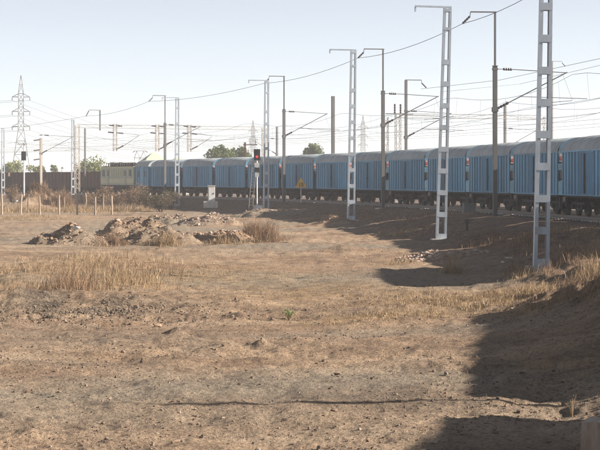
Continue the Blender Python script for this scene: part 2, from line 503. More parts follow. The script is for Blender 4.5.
def build_ground():
    ys = [-60, -40, -25, -12, -4, 2, 7, 11, 14, 16]
    ys += list(1.0 / np.linspace(1 / 17.5, 1 / 300.0, 620))
    ys += [320, 345, 380, 430, 500, 600, 750, 950, 1250, 1600, 2000, 2500]
    ys = np.array(ys, float)
    t = np.linspace(-0.20, 0.20, 440)
    right = np.cumsum(np.geomspace(0.12, 1.0, 40))
    rest = np.geomspace(right[-1] + 1.5, 2600, 22)
    off = np.concatenate([right, rest])
    w = np.maximum(ys, 16.0)
    X = np.concatenate([-(0.20 * w[:, None] + off[None, ::-1]), t[None, :] * w[:, None], 0.20 * w[:, None] + off[None, :]], axis=1)
    Y = np.repeat(ys[:, None], X.shape[1], axis=1)
    Z = ground_z(X, Y)
    n, k = X.shape
    V = np.stack([X, Y, Z], -1).reshape(-1, 3)
    idx = np.arange(n * k).reshape(n, k)
    Q = np.stack([idx[:-1, :-1], idx[:-1, 1:], idx[1:, 1:], idx[1:, :-1]], -1).reshape(-1, 4)
    me = bpy.data.meshes.new('ground')
    me.vertices.add(len(V))
    me.vertices.foreach_set('co', V.ravel().astype(np.float32))
    me.loops.add(len(Q) * 4)
    me.loops.foreach_set('vertex_index', Q.ravel().astype(np.int32))
    me.polygons.add(len(Q))
    me.polygons.foreach_set('loop_start', np.arange(0, len(Q) * 4, 4, dtype=np.int32))
    me.polygons.foreach_set('use_smooth', np.ones(len(Q), bool))
    me.update(calc_edges=True)
    x, y = V[:, 0], V[:, 1]
    d = dd_of(x, y)
    lit = np.zeros(len(V))
    for c, dep, rx, ry, nb, h0, h1, mk in GRASS:
        gx = px(c, dep)
        lit = np.maximum(lit, 0.85 * np.exp(-((x - gx) / (rx * 1.1)) ** 2 - ((y - dep) / (ry * 1.1)) ** 2))
    lit *= np.clip(0.8 + 1.2 * fbm(x * 1.5, y * 1.5, 71, 3), 0, 1)
    bed = np.where(d < 0.9, 1.0, np.clip(1 - (d - 0.9) / 2.0, 0, 1))
    bank = np.clip((d - 0.9) / 1.5, 0, 1) * np.clip((10.5 - d) / 3.0, 0, 1) * 0.85  # reddish bank soil, darkened further to deepen the train shadow
    churn_shade = np.zeros(len(V))
    for c, dep, rx, ry, k_ in ((60, 46.0, 3.2, 2.6, 0.9), (10, 50.0, 1.8, 2.4, 0.8), (215, 35.5, 2.2, 1.3, 0.6), (160, 39.5, 1.5, 1.0, 0.7), (345, 76.0, 1.4, 0.8, 0.6), (330, 45.0, 2.2, 1.2, 0.5), (100, 37.0, 2.0, 0.9, 0.5), (460, 31.0, 1.8, 1.4, 0.5)):  # mostly disturbed soil; the mid-field streak paints a mast shadow
        churn_shade = np.maximum(churn_shade, k_ * np.exp(-((x - px(c, dep)) / rx) ** 2 - ((y - dep) / ry) ** 2))
    churn_shade *= np.clip(0.65 + 2.2 * fbm(x * 0.9, y * 0.7, 171, 4), 0, 1.1)
    for nm, arr in (('churn_shade', churn_shade), ('litter', lit), ('bed', bed), ('bank', bank)):
        a = me.attributes.new(nm, 'FLOAT', 'POINT')
        a.data.foreach_set('value', arr.astype(np.float32))
    me.materials.append(M_GROUND)
    o = place('ground', me)
    o['kind'] = 'structure'


build_ground()


# ------------------------------------------------------------------ stones
def ico_dirs():
    p = (1 + 5 ** 0.5) / 2
    v = np.array([(-1, p, 0), (1, p, 0), (-1, -p, 0), (1, -p, 0), (0, -1, p), (0, 1, p), (0, -1, -p), (0, 1, -p), (p, 0, -1), (p, 0, 1), (-p, 0, -1), (-p, 0, 1)], float)
    v /= np.linalg.norm(v[0])
    f = [(0, 11, 5), (0, 5, 1), (0, 1, 7), (0, 7, 10), (0, 10, 11), (1, 5, 9), (5, 11, 4), (11, 10, 2), (10, 7, 6), (7, 1, 8), (3, 9, 4), (3, 4, 2), (3, 2, 6), (3, 6, 8), (3, 8, 9), (4, 9, 5), (2, 4, 11), (6, 2, 10), (8, 6, 7), (9, 8, 1)]
    return v, np.array(f)


ICO_V, ICO_F = ico_dirs()
OCT_V = np.array([(1, 0, 0), (-1, 0, 0), (0, 1, 0), (0, -1, 0), (0, 0, 1), (0, 0, -1)], float)
OCT_F = np.array([(0, 2, 4), (2, 1, 4), (1, 3, 4), (3, 0, 4), (2, 0, 5), (1, 2, 5), (3, 1, 5), (0, 3, 5)])


def stones_mesh(name, xyz, size, mat, ico=False, flat=0.65):
    n = len(xyz)
    V0, F0 = (ICO_V, ICO_F) if ico else (OCT_V, OCT_F)
    k = len(V0)
    jit = 1 + 0.45 * (rng.random((n, k, 1)) - 0.5) * 2 * (0.75 if ico else 1)
    v = V0[None] * jit
    ax = rng.random((n, 1, 3)) * np.array([0.9, 0.9, 0.6]) + np.array([0.6, 0.6, flat * 0.7])
    v = v * ax
    a = rng.random(n) * 2 * np.pi
    tl = (rng.random(n) - 0.5) * 1.2
    ca, sa, ct, st = np.cos(a)[:, None], np.sin(a)[:, None], np.cos(tl)[:, None], np.sin(tl)[:, None]
    y1 = v[..., 1] * ct - v[..., 2] * st
    z1 = v[..., 1] * st + v[..., 2] * ct
    x2 = v[..., 0] * ca - y1 * sa
    y2 = v[..., 0] * sa + y1 * ca
    v = np.stack([x2, y2, z1], -1) * size[:, None, None] + xyz[:, None, :]
    f = (F0[None] + (np.arange(n) * k)[:, None, None]).reshape(-1, 3)
    return tri_mesh(name, v.reshape(-1, 3), f, mat)


def tri_mesh(name, v, f, mat, smooth=False):
    me = bpy.data.meshes.new(name)
    me.vertices.add(len(v))
    me.vertices.foreach_set('co', np.ascontiguousarray(v, np.float32).ravel())
    w = f.shape[1]
    me.loops.add(len(f) * w)
    me.loops.foreach_set('vertex_index', np.ascontiguousarray(f, np.int32).ravel())
    me.polygons.add(len(f))
    me.polygons.foreach_set('loop_start', np.arange(0, len(f) * w, w, dtype=np.int32))
    me.polygons.foreach_set('use_smooth', np.full(len(f), smooth, bool))
    me.update(calc_edges=True)
    me.materials.append(mat)
    return me


def scatter(n, ylo, yhi, xl, xr, power=1.0, clump=None, thresh=0.0):
    """points on the ground, denser towards ylo; xl/xr are slopes X/Y plus a margin"""
    u = rng.random(n)
    y = 1.0 / (1 / ylo + u * (1 / yhi - 1 / ylo))
    x = (xl + rng.random(n) * (xr - xl)) * y
    if clump is not None:
        keep = fbm(x * clump, y * clump, 123, 3) > thresh
        x, y = x[keep], y[keep]
    return x, y


x, y = scatter(26000, 18.5, 75, -0.19, 0.19, clump=0.7, thresh=-0.12)
sz = np.exp(rng.normal(math.log(0.0085), 0.5, len(x))).clip(0.004, 0.03)
o = place('gravel', stones_mesh('gravel', np.stack([x, y, ground_z(x, y) + sz * 0.2], -1), sz, M_PEB))
tag(o, 'loose pebbles scattered over the bare brown field', 'gravel', kind='stuff')
x, y = scatter(900, 19, 90, -0.19, 0.19)
sz = np.exp(rng.normal(math.log(0.019), 0.42, len(x))).clip(0.010, 0.06)
o = place('pebbles', stones_mesh('pebbles', np.stack([x, y, ground_z(x, y) + sz * 0.25], -1), sz, M_PEB, ico=True))
tag(o, 'larger dark stones strewn across the bare field', 'stones', kind='stuff')
x, y = scatter(10000, 19, 80, -0.19, 0.19, clump=0.35, thresh=0.02)
sz = np.exp(rng.normal(math.log(0.013), 0.45, len(x))).clip(0.006, 0.04)
o = place('crumbs', stones_mesh('crumbs', np.stack([x, y, ground_z(x, y) + sz * 0.3], -1), sz, M_CLOD, ico=True))
tag(o, 'dark crumbs of dry soil lying in patches on the field', 'soil crumbs', kind='stuff')
# churned dark clods at the left
x = rng.normal(px(75, 45), 2.3, 7000)
y = rng.normal(44.0, 1.9, 7000) + 0.25 * (x + 5)
keep = fbm(x * 1.1, y * 0.8, 77, 3) > -0.10 + 0.12 * rng.random(len(x))
x, y = x[keep], y[keep]
sz = np.exp(rng.normal(math.log(0.014), 0.5, len(x))).clip(0.006, 0.045)
o = place('clods', stones_mesh('clods', np.stack([x, y, ground_z(x, y) + sz * 0.3], -1), sz, M_CLOD, ico=True))
tag(o, 'band of churned dark clods before the dry grass at left', 'soil clods', kind='stuff')


# ------------------------------------------------------------------ grass
def grass_mesh(name, gx, gy, rx, ry, n, h0, h1, mat):
    m = int(n * 2.3)
    a = rng.normal(0, 0.62, m)
    b = rng.normal(0, 0.62, m)
    k0 = 1.6 if gy < 120 else 0.7
    cl = fbm((gx + a * rx) * k0, (gy + b * ry) * k0, 41, 3)
    keep = cl > -0.12 + 0.22 * rng.random(m)
    x = (gx + a * rx)[keep]
    y = (gy + b * ry)[keep]
    n = len(x)
    z = ground_z(x, y) - 0.02
    h = (0.45 * h0 + (h1 * 1.08 - 0.45 * h0) * rng.random(n) ** 2.2) * (1 - 0.62 * np.clip((a * a + b * b)[keep] / 1.6, 0, 1)) * np.clip(0.55 + 1.6 * (cl[keep] + 0.12), 0.4, 1.15)
    w = 0.0018 + 0.00006 * gy + 0.0022 * rng.random(n)
    an = rng.random(n) * 2 * np.pi
    lean = h * (0.12 + 1.05 * rng.random(n) ** 1.5)
    la = rng.random(n) * 2 * np.pi
    dx, dy = np.cos(an) * w, np.sin(an) * w
    lx, ly = np.cos(la) * lean + 0.10 * h, np.sin(la) * lean
    P = np.stack
    v = P([P([x - dx, y - dy, z], -1), P([x + dx, y + dy, z], -1),
           P([x + lx * .35 + dx * .8, y + ly * .35 + dy * .8, z + h * .62], -1), P([x + lx * .35 - dx * .8, y + ly * .35 - dy * .8, z + h * .62], -1),
           P([x + lx, y + ly, z + h * (1 - 0.15 * (lean / h))], -1)], 1)
    f = np.array([(0, 1, 2), (0, 2, 3), (3, 2, 4)])
    f = (f[None] + (np.arange(n) * 5)[:, None, None]).reshape(-1, 3)
    return tri_mesh(name, v.reshape(-1, 3), f, mat)


for i, (c, dep, rx, ry, nb, h0, h1, mk) in enumerate(GRASS):
    o = place('dry_grass', grass_mesh('dry_grass', px(c, dep), dep, rx, ry, nb, h0, h1, M_STRAW if mk == 's' else M_STRAWB))
    tag(o, 'patches of dry straw-coloured grass on the bare field', 'dry grass', 'dry grass on the field', 'stuff')

# ------------------------------------------------------------------ rubble heaps
STONE_ME = []
for i in range(6):
    v = ICO_V * (1 + 0.35 * (rng.random((12, 1)) - 0.5) * 2) * np.array([1.1, 0.9, 0.7])
    STONE_ME.append(tri_mesh('stone', v, ICO_F, [M_RUB, M_RUBP, M_CLOD][i % 3]))


def heap(label, x, y, rx, ry, h, seed, nrub=900, nst=22, mat=None, jag=1.4, rock=0.05, rub=None):
    rx, ry = rx * 1.2, ry * 1.15
    t = thing('rubble_heap', label, 'rubble heap', (x, y, gz(x, y)), 0, 'earth and rubble heaps on the field')
    n = 46
    g = np.linspace(-1.5, 1.5, n)
    U, W = np.meshgrid(g, g)
    X, Y = x + U * rx, y + W * ry

    def hz(X, Y):
        u, w = (X - x) / rx, (Y - y) / ry
        r = np.sqrt(u * u + w * w) + 0.28 * fbm(X * 0.9 + seed, Y * 0.9, seed, 3) * jag
        p = np.clip(1.1 - 0.55 * r - 0.5 * r * r, 0, 1.2)
        return ground_z(X, Y) + 0.74 * h * p * (0.9 + 0.5 * fbm(X * 1.4, Y * 1.4, seed + 5, 3)) + 0.10 * h * fbm(X * 5, Y * 5, seed + 9, 2) * np.clip(p * 4, 0, 1) - 0.05 * (p <= 0.001)

    Z = hz(X, Y)
    V = np.stack([X - x, Y - y, Z - gz(x, y)], -1).reshape(-1, 3)
    idx = np.arange(n * n).reshape(n, n)
    Q = np.stack([idx[:-1, :-1], idx[:-1, 1:], idx[1:, 1:], idx[1:, :-1]], -1).reshape(-1, 4)
    place('earth', tri_mesh('earth', V, Q, mat or M_GROUND, True), t)
    nrub = int(nrub * 0.75)
    a = rng.normal(0, 0.45, nrub)
    b = rng.normal(0, 0.45, nrub)
    k = a * a + b * b < 1.1
    X, Y = x + a[k] * rx, y + b[k] * ry
    sz = np.exp(rng.normal(math.log(rock * 0.52), 0.5, len(X))).clip(0.012, 0.13)
    o = place('rubble', stones_mesh('rubble', np.stack([X - x, Y - y, hz(X, Y) - gz(x, y) + sz * 0.1], -1), sz, rub or M_RUB, ico=True), t)
    o['kind'] = 'stuff'
    for i in range(nst):
        a, b = random.gauss(0, 0.4), random.gauss(0, 0.4)
        X, Y = x + a * rx, y + b * ry
        s = random.uniform(0.06, 0.14)
        o = place('stone', STONE_ME[random.randrange(6)], t, (X - x, Y - y, float(hz(np.array([X]), np.array([Y]))[0]) - gz(x, y) + s * 0.12), random.uniform(0, 6.28))
        o.scale = (s, s * random.uniform(0.7, 1.1), s * random.uniform(0.6, 1.0))
    return t


heap('dark stony rubble heap at far left with a pale rock on top', px(72, 84), 84, 1.55, 1.3, 1.12, 11, 1500, 30, rock=0.055)
heap('large reddish earth heap behind, left of the whitish lattice mast', px(137, 98), 98, 2.2, 1.6, 1.45, 23, 1500, 26)
heap('low straw-covered earth heap in front of the reddish heap', px(158, 86), 86, 1.7, 1.1, 0.98, 37, 900, 16)
heap('dark rubble heap at the foot of the whitish lattice mast', px(172, 122), 122, 1.8, 1.6, 1.05, 41, 1000, 18)
heap('pale stony heap right of the whitish lattice mast', px(210, 116), 116, 1.9, 1.3, 0.95, 53, 1100, 22, rub=M_RUBP)
heap('long low rubble heap ending in the tall brown grass', px(222, 87), 87, 1.7, 1.0, 0.72, 67, 1200, 22)
heap('brown earth heap under the signal-side lattice mast', px(268, 140), 140, 2.4, 2.4, 0.72, 71, 800, 10)
heap('tiny dark heap of soil alone mid-field', px(120, 92), 90.5, 0.9, 0.7, 0.42, 83, 350, 6)
heap('spill of pinkish broken stones below the second lattice mast', px(441, 70), 70, 1.55, 2.0, 0.35, 97, 1500, 30, rock=0.06, rub=M_RUBP)
heap('small brown earth pile beside the third lattice mast', px(336, 113), 113, 1.2, 1.4, 0.35, 101, 300, 6)
r = place('rock', STONE_ME[1], None, (px(76, 82.6), 82.6, gz(px(72, 84), 84) + 0.74))
r.scale = (0.21, 0.17, 0.13)
tag(r, 'pale rock resting on top of the left rubble heap', 'rock')
r.data = STONE_ME[1].copy()
r.data.materials.clear()
r.data.materials.append(M_CONC)

# ------------------------------------------------------------------ track
def sweep_rail(name, dd, s0, s1, parent, top=0.0):
    mb = MB()
    prof = [(-0.07, top - 0.155), (0.07, top - 0.155), (0.07, top - 0.13), (0.02, top - 0.11), (0.02, top - 0.045), (0.036, top - 0.035), (0.036, top), (-0.036, top), (-0.036, top - 0.035), (-0.02, top - 0.045), (-0.02, top - 0.11), (-0.07, top - 0.13)]
    n = len(prof)
    ss = np.arange(s0, s1 + 0.1, 4.0)
    vv, ff = [], []
    for s in ss:
        for a, z in prof:
            q = track(s, dd + a)
            vv.append((q[0], q[1], z))
    for i in range(len(ss) - 1):
        for k in range(n):
            k2 = (k + 1) % n
            ff.append((i * n + k, i * n + k2, (i + 1) * n + k2, (i + 1) * n + k))
    mb.add(vv, ff)
    return mb.obj(name, M_RAIL, parent)


slp = MB().box(-0.12, 0.12, -1.32, 1.32, -0.14, 0.07).mesh('sleeper', M_SLEEP)


def make_track(label, dd, s0, s1, p0, p1, top=0.0):
    t = thing('railway_track', label, 'railway track')
    t['kind'] = 'structure'
    for g in (-0.84, 0.84):
        sweep_rail('rail', dd + g, s0, s1, t, top)
    s = p0
    while s < p1:
        q = track(s, dd)
        place('sleeper', slp, t, (q[0], q[1], top - 0.225), q[2] + math.pi / 2)
        s += 0.62
    return t


TRK = [-1.55, -8.0, -12.5, -17.0, -21.5]
make_track('curving track under the blue wagon train', TRK[0], -124, 180, -12, 140)
make_track('second track with the rusty open wagons', TRK[1], -60, 230, 20, 120, -0.22)
bs = []
for dd in TRK:
    n = 7000 if dd == TRK[0] else 1500
    s = rng.random(n) * 150 - 12
    q = rng.normal(0, 1.5, n).clip(-2.4, 2.6)
    ph = PHI0 + s / RN
    rr = RN - dd - q
    bs.append(np.stack([CX + rr * np.cos(ph), CY + rr * np.sin(ph)], -1))
bs = np.concatenate(bs)
sz = rng.random(len(bs)) * 0.03 + 0.03
o = place('ballast', stones_mesh('ballast', np.stack([bs[:, 0], bs[:, 1], ground_z(bs[:, 0], bs[:, 1]) + 0.015], -1), sz, M_BALL))
tag(o, 'crushed stone ballast lying along the railway tracks', 'ballast', kind='stuff')

# ------------------------------------------------------------------ blue wagons
HALF = 4.98                                   # half body length
Z0, ZE, ZT, YW = 1.08, 3.40, 4.18, 1.50


def arch(y, inset=0.0):
    return ZE + (ZT - ZE - inset) * math.sqrt(max(0.0, 1 - (abs(y) / 1.56) ** 2.2))


def wagon_template(HALF=4.98, posts=None, doors=(0.0,), bc=3.35, wb=1.0, M_BLUE=M_BLUE):
    T = []                                    # (name, mesh, children)
    m = MB()
    m.box(-HALF, HALF, -1.46, 1.46, 0.98, 1.075)
    m.box(-HALF - 0.25, HALF + 0.25, -0.22, 0.22, 0.72, 0.98)
    for sx in (-1, 1):
        m.box(sx * HALF - 0.12, sx * HALF + 0.12, -1.30, 1.30, 0.74, 0.978)
    for xx in (-1.6, 0.0, 1.6):
        m.box(xx - 0.06, xx + 0.06, -1.38, 1.38, 0.80, 0.978)
    T.append(('underframe', m.mesh('underframe', M_UNDER), []))
    T.append(('brake_cylinder', MB().tube([(0.5, 0.85, 0.70), (1.15, 0.85, 0.70)], 0.19, 10).box(0.2, 1.5, 0.66, 0.70, 0.6, 0.8).mesh('brake_cylinder', M_UNDER), []))
    # inner shell behind the panels
    sh = MB()
    for sy in (-1, 1):
        sh.box(-HALF + 0.02, HALF - 0.02, sy * 1.44 - 0.012, sy * 1.44 + 0.012, 1.076, ZE - 0.002)
    T.append(('side_lining', sh.mesh('side_lining', M_BLUE), []))
    posts = posts or [-4.90, -4.25, -3.62, -2.98, -2.30, -1.62, 1.62, 2.30, 2.98, 3.62, 4.25, 4.90]
    post = MB().box(-0.055, 0.055, -0.03, 0.075, 1.14, ZE - 0.08).mesh('side_post', M_BLUEL)
    pan = {}
    for sy in (1, -1):
        for xx in posts:
            T.append(('side_post', post, [], (xx, sy * YW, 0), 0 if sy > 0 else math.pi))
        T.append(('sill', MB().box(-HALF, HALF, sy * 1.515 - 0.055, sy * 1.515 + 0.055, Z0, 1.138).mesh('sill', M_BLUE), []))
        T.append(('cant_rail', MB().box(-HALF, HALF, sy * 1.515 - 0.05, sy * 1.515 + 0.05, ZE - 0.078, ZE).mesh('cant_rail', M_BLUE), []))
        for a, b in zip(posts[:-1], posts[1:]):
            if b - a > 3.0:
                continue
            outer = min(abs(a), abs(b)) > HALF * 0.62
            w = (round(b - a - 0.11, 3), outer)
            if w not in pan:
                key, w = w, w[0]
                pm = MB()
                nn = 1 if outer else 2         # pressed vertical flutes
                for k in range(nn):
                    x0 = -w / 2 + w * k / nn
                    x1 = -w / 2 + w * (k + 1) / nn
                    xm0, xm1 = x0 + (x1 - x0) * (0.1 if outer else 0.3), x0 + (x1 - x0) * (0.9 if outer else 0.7)
                    for (p, q, d0, d1) in ((x0, xm0, 0.0, 0.03), (xm0, xm1, 0.03, 0.03), (xm1, x1, 0.03, 0.0)):
                        pm.add([(p, d0, 1.14), (q, d1, 1.14), (q, d1, ZE - 0.08), (p, d0, ZE - 0.08)], [(0, 3, 2, 1)])
                pan[key] = pm.mesh('panel', M_BLUEL if outer else M_BLUE)
                w = key
            T.append(('panel', pan[w], [], ((a + b) / 2, sy * 1.485, 0), 0 if sy > 0 else math.pi))
        for dx, sgn in [(d_, g_) for d_ in doors for g_ in (-1, 1)]:                    # two door leaves with ribs and a locking bar
            dm = MB().box(-0.77, 0.77, -0.02, 0.02, 1.16, ZE - 0.10)
            rib = MB()
            for k in range(5):
                xx = -0.66 + 0.33 * k
                rib.box(xx - 0.035, xx + 0.035, 0.02, 0.05, 1.2, ZE - 0.14)
            bar = MB().tube([(-0.73 * sgn, 0.075, 1.2), (-0.73 * sgn, 0.075, 3.2)], 0.022, 6)
            bar.box(-0.73 * sgn - 0.05, -0.73 * sgn + 0.05, 0.05, 0.10, 1.9, 2.1)
            T.append(('door', dm.mesh('door', M_BLUED), [('door_rib', rib.mesh('door_rib', M_BLUED), []), ('locking_bar', bar.mesh('locking_bar', M_UNDER), [])],
                      (dx + sgn * 0.785 * (1 if sy > 0 else -1), sy * 1.53, 0), 0 if sy > 0 else math.pi))
    # roof
    rm = MB()
    ys_ = [1.56 * math.sin(math.pi / 2 * k / 9) for k in range(-9, 10)]
    xs_ = [-HALF - 0.03, HALF + 0.03]
    vv = [(x_, y_, arch(y_)) for x_ in xs_ for y_ in ys_]
    vv += [(x_, y_, arch(y_) - 0.03) for x_ in xs_ for y_ in ys_]
    nn = len(ys_)
    ff = []
    for k in range(nn - 1):
        ff.append((k, nn + k, nn + k + 1, k + 1))
        ff.append((2 * nn + k, 2 * nn + k + 1, 3 * nn + k + 1, 3 * nn + k))
        ff.append((k, k + 1, 2 * nn + k + 1, 2 * nn + k))
        ff.append((nn + k, 3 * nn + k, 3 * nn + k + 1, nn + k + 1))
    ff += [(0, 2 * nn, 3 * nn, nn), (nn - 1, 2 * nn - 1, 4 * nn - 1, 3 * nn - 1)]
    rm.add(vv, ff)
    roof = rm.mesh('roof', M_ROOF, True)
    sm = MB()
    for xx in [k * 1.65 for k in range(-int(HALF / 1.7), int(HALF / 1.7) + 1)]:
        vv, ff = [], []
        for y_ in ys_:
            vv += [(xx - 0.03, y_ * 1.004, arch(y_) - 0.01), (xx - 0.03, y_ * 1.004, arch(y_) + 0.018), (xx + 0.03, y_ * 1.004, arch(y_) + 0.018), (xx + 0.03, y_ * 1.004, arch(y_) - 0.01)]
        for k in range(nn - 1):
            for j in range(3):
                ff.append((4 * k + j, 4 * k + j + 1, 4 * k + 5 + j, 4 * k + 4 + j))
        sm.add(vv, ff)
    T.append(('roof', roof, [('roof_seam', sm.mesh('roof_seam', M_ROOF), [])]))
    # ends
    for sx in (-1, 1):
        em = MB()
        x0, x1 = sx * (HALF - 0.02), sx * (HALF + 0.06)
        ring = [(-1.52, Z0)] + [(y_ * 0.985, arch(y_) - 0.005 if abs(y_) < 1.5 else ZE) for y_ in ys_] + [(1.52, Z0)]
        n = len(ring)
        em.add([(x0, a, b) for a, b in ring] + [(x1, a, b) for a, b in ring], [tuple(range(n)), tuple(range(2 * n - 1, n - 1, -1))] + [(k, (k + 1) % n, n + (k + 1) % n, n + k) for k in range(n)])
        ends = []
        for yy in (-0.9, -0.3, 0.3, 0.9):
            ends.append(('end_rib', MB().box(min(x1, x1 + sx * 0.05), max(x1, x1 + sx * 0.05), yy - 0.05, yy + 0.05, 1.12, 3.6).mesh('end_rib', M_END), []))
        T.append(('end_wall', em.mesh('end_wall', M_END), ends))
        if sx < 0:                             # the end that faces back along the train
            xa = x1 - 0.004
            T.append(('marker_board', MB().box(xa - 0.04, xa, 1.20, 1.48, 2.85, 3.28).mesh('marker_board', M_BOARD),
                      [('red_mark', MB().tube([(xa - 0.055, 1.34, 3.04), (xa - 0.041, 1.34, 3.04)], 0.11, 12).mesh('red_mark', M_RED), [])]))
            T.append(('lamp_box', MB().box(xa - 0.12, xa, 1.18, 1.46, 1.95, 2.42).mesh('lamp_box', M_BLACK), []))
        T.append(('coupler', MB().box(min(sx * (HALF + 0.22), sx * (HALF + 0.49)), max(sx * (HALF + 0.22), sx * (HALF + 0.49)), -0.12, 0.12, 0.78, 1.02).mesh('coupler', M_UNDER), []))
        for yy in (-0.95, 0.95):
            T.append(('end_step', MB().box(min(sx * (HALF - 0.28), sx * (HALF - 0.03)), max(sx * (HALF - 0.28), sx * (HALF - 0.03)), yy * 1.45 - 0.03, yy * 1.45 + 0.03, 0.45, 0.979).mesh('end_step', M_UNDER), []))
    T += bogies(bc, wb)
    return T


def bogies(cx_, wb):
    wheel = MB().tube([(0, -0.07, 0), (0, -0.065, 0), (0, 0.06, 0), (0, 0.065, 0), (0, 0.10, 0)], [0.38, 0.435, 0.435, 0.475, 0.475], 20).mesh('wheel', M_UNDER)
    fr = MB()
    fr.box(-wb - 0.35, wb + 0.35, -0.06, 0.06, 0.60, 0.74)
    fr.box(-0.5, 0.5, -0.07, 0.07, 0.30, 0.42)
    for sgn in (-1, 1):
        fr.box(sgn * wb - 0.14, sgn * wb + 0.14, -0.09, 0.13, 0.36, 0.62)
        fr.tube([(sgn * (wb - 0.1), 0, 0.62), (sgn * 0.42, 0, 0.36)], 0.06, 6)
    for xx in (-0.2, 0.0, 0.2):
        fr.tube([(xx, 0, 0.42), (xx, 0, 0.62)], 0.075, 8)
    frame = fr.mesh('side_frame', M_UNDER)
    axle = MB().tube([(0, -0.75, 0), (0, 0.75, 0)], 0.08, 8).mesh('axle', M_UNDER)
    bol = MB().box(-0.25, 0.25, -0.95, 0.95, 0.5, 0.70).mesh('bogie', M_UNDER)
    out = []
    for sgn in (-1, 1):
        ch = []
        for w in (-1, 1):
            for sy in (-1, 1):
                ch.append(('wheel', wheel, [], (w * wb, sy * 0.84, 0.455), 0 if sy < 0 else math.pi))
            ch.append(('axle', axle, [], (w * wb, 0, 0.455), 0))
        for sy in (-1, 1):
            ch.append(('side_frame', frame, [], (0, sy * 1.05, 0), 0 if sy > 0 else math.pi))
        out.append(('bogie', bol, ch, (sgn * cx_, 0, 0), 0))
    return out


def inst(T, root):
    for e in T:
        o = place(e[0], e[1], root, e[3] if len(e) > 3 else None, e[4] if len(e) > 4 else None)
        for c in e[2]:
            place(c[0], c[1], o, c[3] if len(c) > 3 else None, c[4] if len(c) > 4 else None)


WTS = [wagon_template(), wagon_template(M_BLUE=M_BLUE2), wagon_template(M_BLUE=M_BLUE3)]
for i in range(-4, 11):
    q = track(i * 11.0 + 5.30, -1.55)
    lab = 'blue ribbed covered wagon with grey arched roof, %s vehicle behind the green locomotive' % ORD[12 - i]
    if i == -4:
        lab = 'unseen blue covered wagon beyond the right edge, stretched tall to lengthen its shadow'
    t = thing('covered_wagon', lab, 'wagon', (q[0], q[1], 0), q[2] + math.pi / 2, 'blue covered wagons of the curving train')
    if i == -4:
        t.scale = (1, 1, 1.22)  # unseen wagon stretched upward to lengthen the shadow on the field
    inst(WTS[(i * 7 + i * i) % 3], t)
# unseen longer coaches of the same train, sized to fit the foreground shade
def coach_posts(h, dx_):
    n_ = int(2 * (h - 0.08) / 0.68)
    p_ = [-(h - 0.08) + 2 * (h - 0.08) * k / n_ for k in range(n_ + 1)]
    return [v_ for v_ in p_ if min(abs(v_ - e_) for e_ in dx_) > 1.6]
CT1 = wagon_template(6.75, coach_posts(6.75, (0.0,)), (0.0,), 4.6, 1.2)
CT2 = wagon_template(12.0, coach_posts(12.0, (-6.3, 6.3)), (-6.3, 6.3), 9.0, 1.4)
for s_, tpl, lab in ((-62.2, CT1, 'unseen medium long blue parcel coach beyond the right edge'), (-82.6, CT2, 'unseen first long blue parcel coach beyond the right edge'), (-107.8, CT2, 'unseen last long blue parcel coach beyond the right edge')):
    q = track(s_, -1.55)
    t = thing('parcel_coach', lab, 'coach', (q[0], q[1], 0), q[2] + math.pi / 2, 'long blue coaches of the curving train')
    t.scale = (1, 1, 1.05 if tpl is CT1 else 1.09)  # heights stretched to move the foreground shadow edge
    inst(tpl, t)

# short blue van next to the locomotive
s = 11 * 11.0 + 2.55
q = track(s, -1.55)
t = thing('brake_van', 'short blue van with dark windows coupled next to the green locomotive', 'wagon', (q[0], q[1], 0), q[2] + math.pi / 2)
L = 2.35
MB().box(-L, L, -1.46, 1.46, 0.98, 1.078).box(-L - 0.3, L + 0.3, -0.25, 0.25, 0.7, 0.98).obj('underframe', M_UNDER, t)
MB().box(-L, L, -1.47, 1.47, 1.08, ZE).obj('body', M_BLUE, t)
for sy in (-1, 1):
    for xx in (-2.2, -1.5, -0.8, 0.8, 1.5, 2.2):
        MB().box(xx - 0.05, xx + 0.05, min(sy * 1.47, sy * 1.53), max(sy * 1.47, sy * 1.53), 1.1, 3.38).obj('side_post', M_BLUEL, t)
    for xx in (-1.15, 1.15):
        o = MB().box(xx - 0.28, xx + 0.28, min(sy * 1.472, sy * 1.49), max(sy * 1.472, sy * 1.49), 2.2, 2.9).obj('window', M_GLASS, t)
    MB().box(-0.5, 0.5, min(sy * 1.472, sy * 1.51), max(sy * 1.472, sy * 1.51), 1.15, 3.2).obj('door', M_BLUEL, t)
mb = MB()
ys_ = [1.56 * math.sin(math.pi / 2 * k / 9) for k in range(-9, 10)]
vv = [(x_, y_, arch(y_)) for x_ in (-L - 0.05, L + 0.05) for y_ in ys_]
n = len(ys_)
mb.add(vv, [(k, n + k, n + k + 1, k + 1) for k in range(n - 1)] + [tuple(range(n)), tuple(range(2 * n - 1, n - 1, -1))])
mb.obj('roof', M_ROOF, t)
for e in bogies(1.1, 0.75)[:2]:
    e = (e[0], e[1], e[2], (e[3][0], 0, 0), 0)
    inst([e], t)

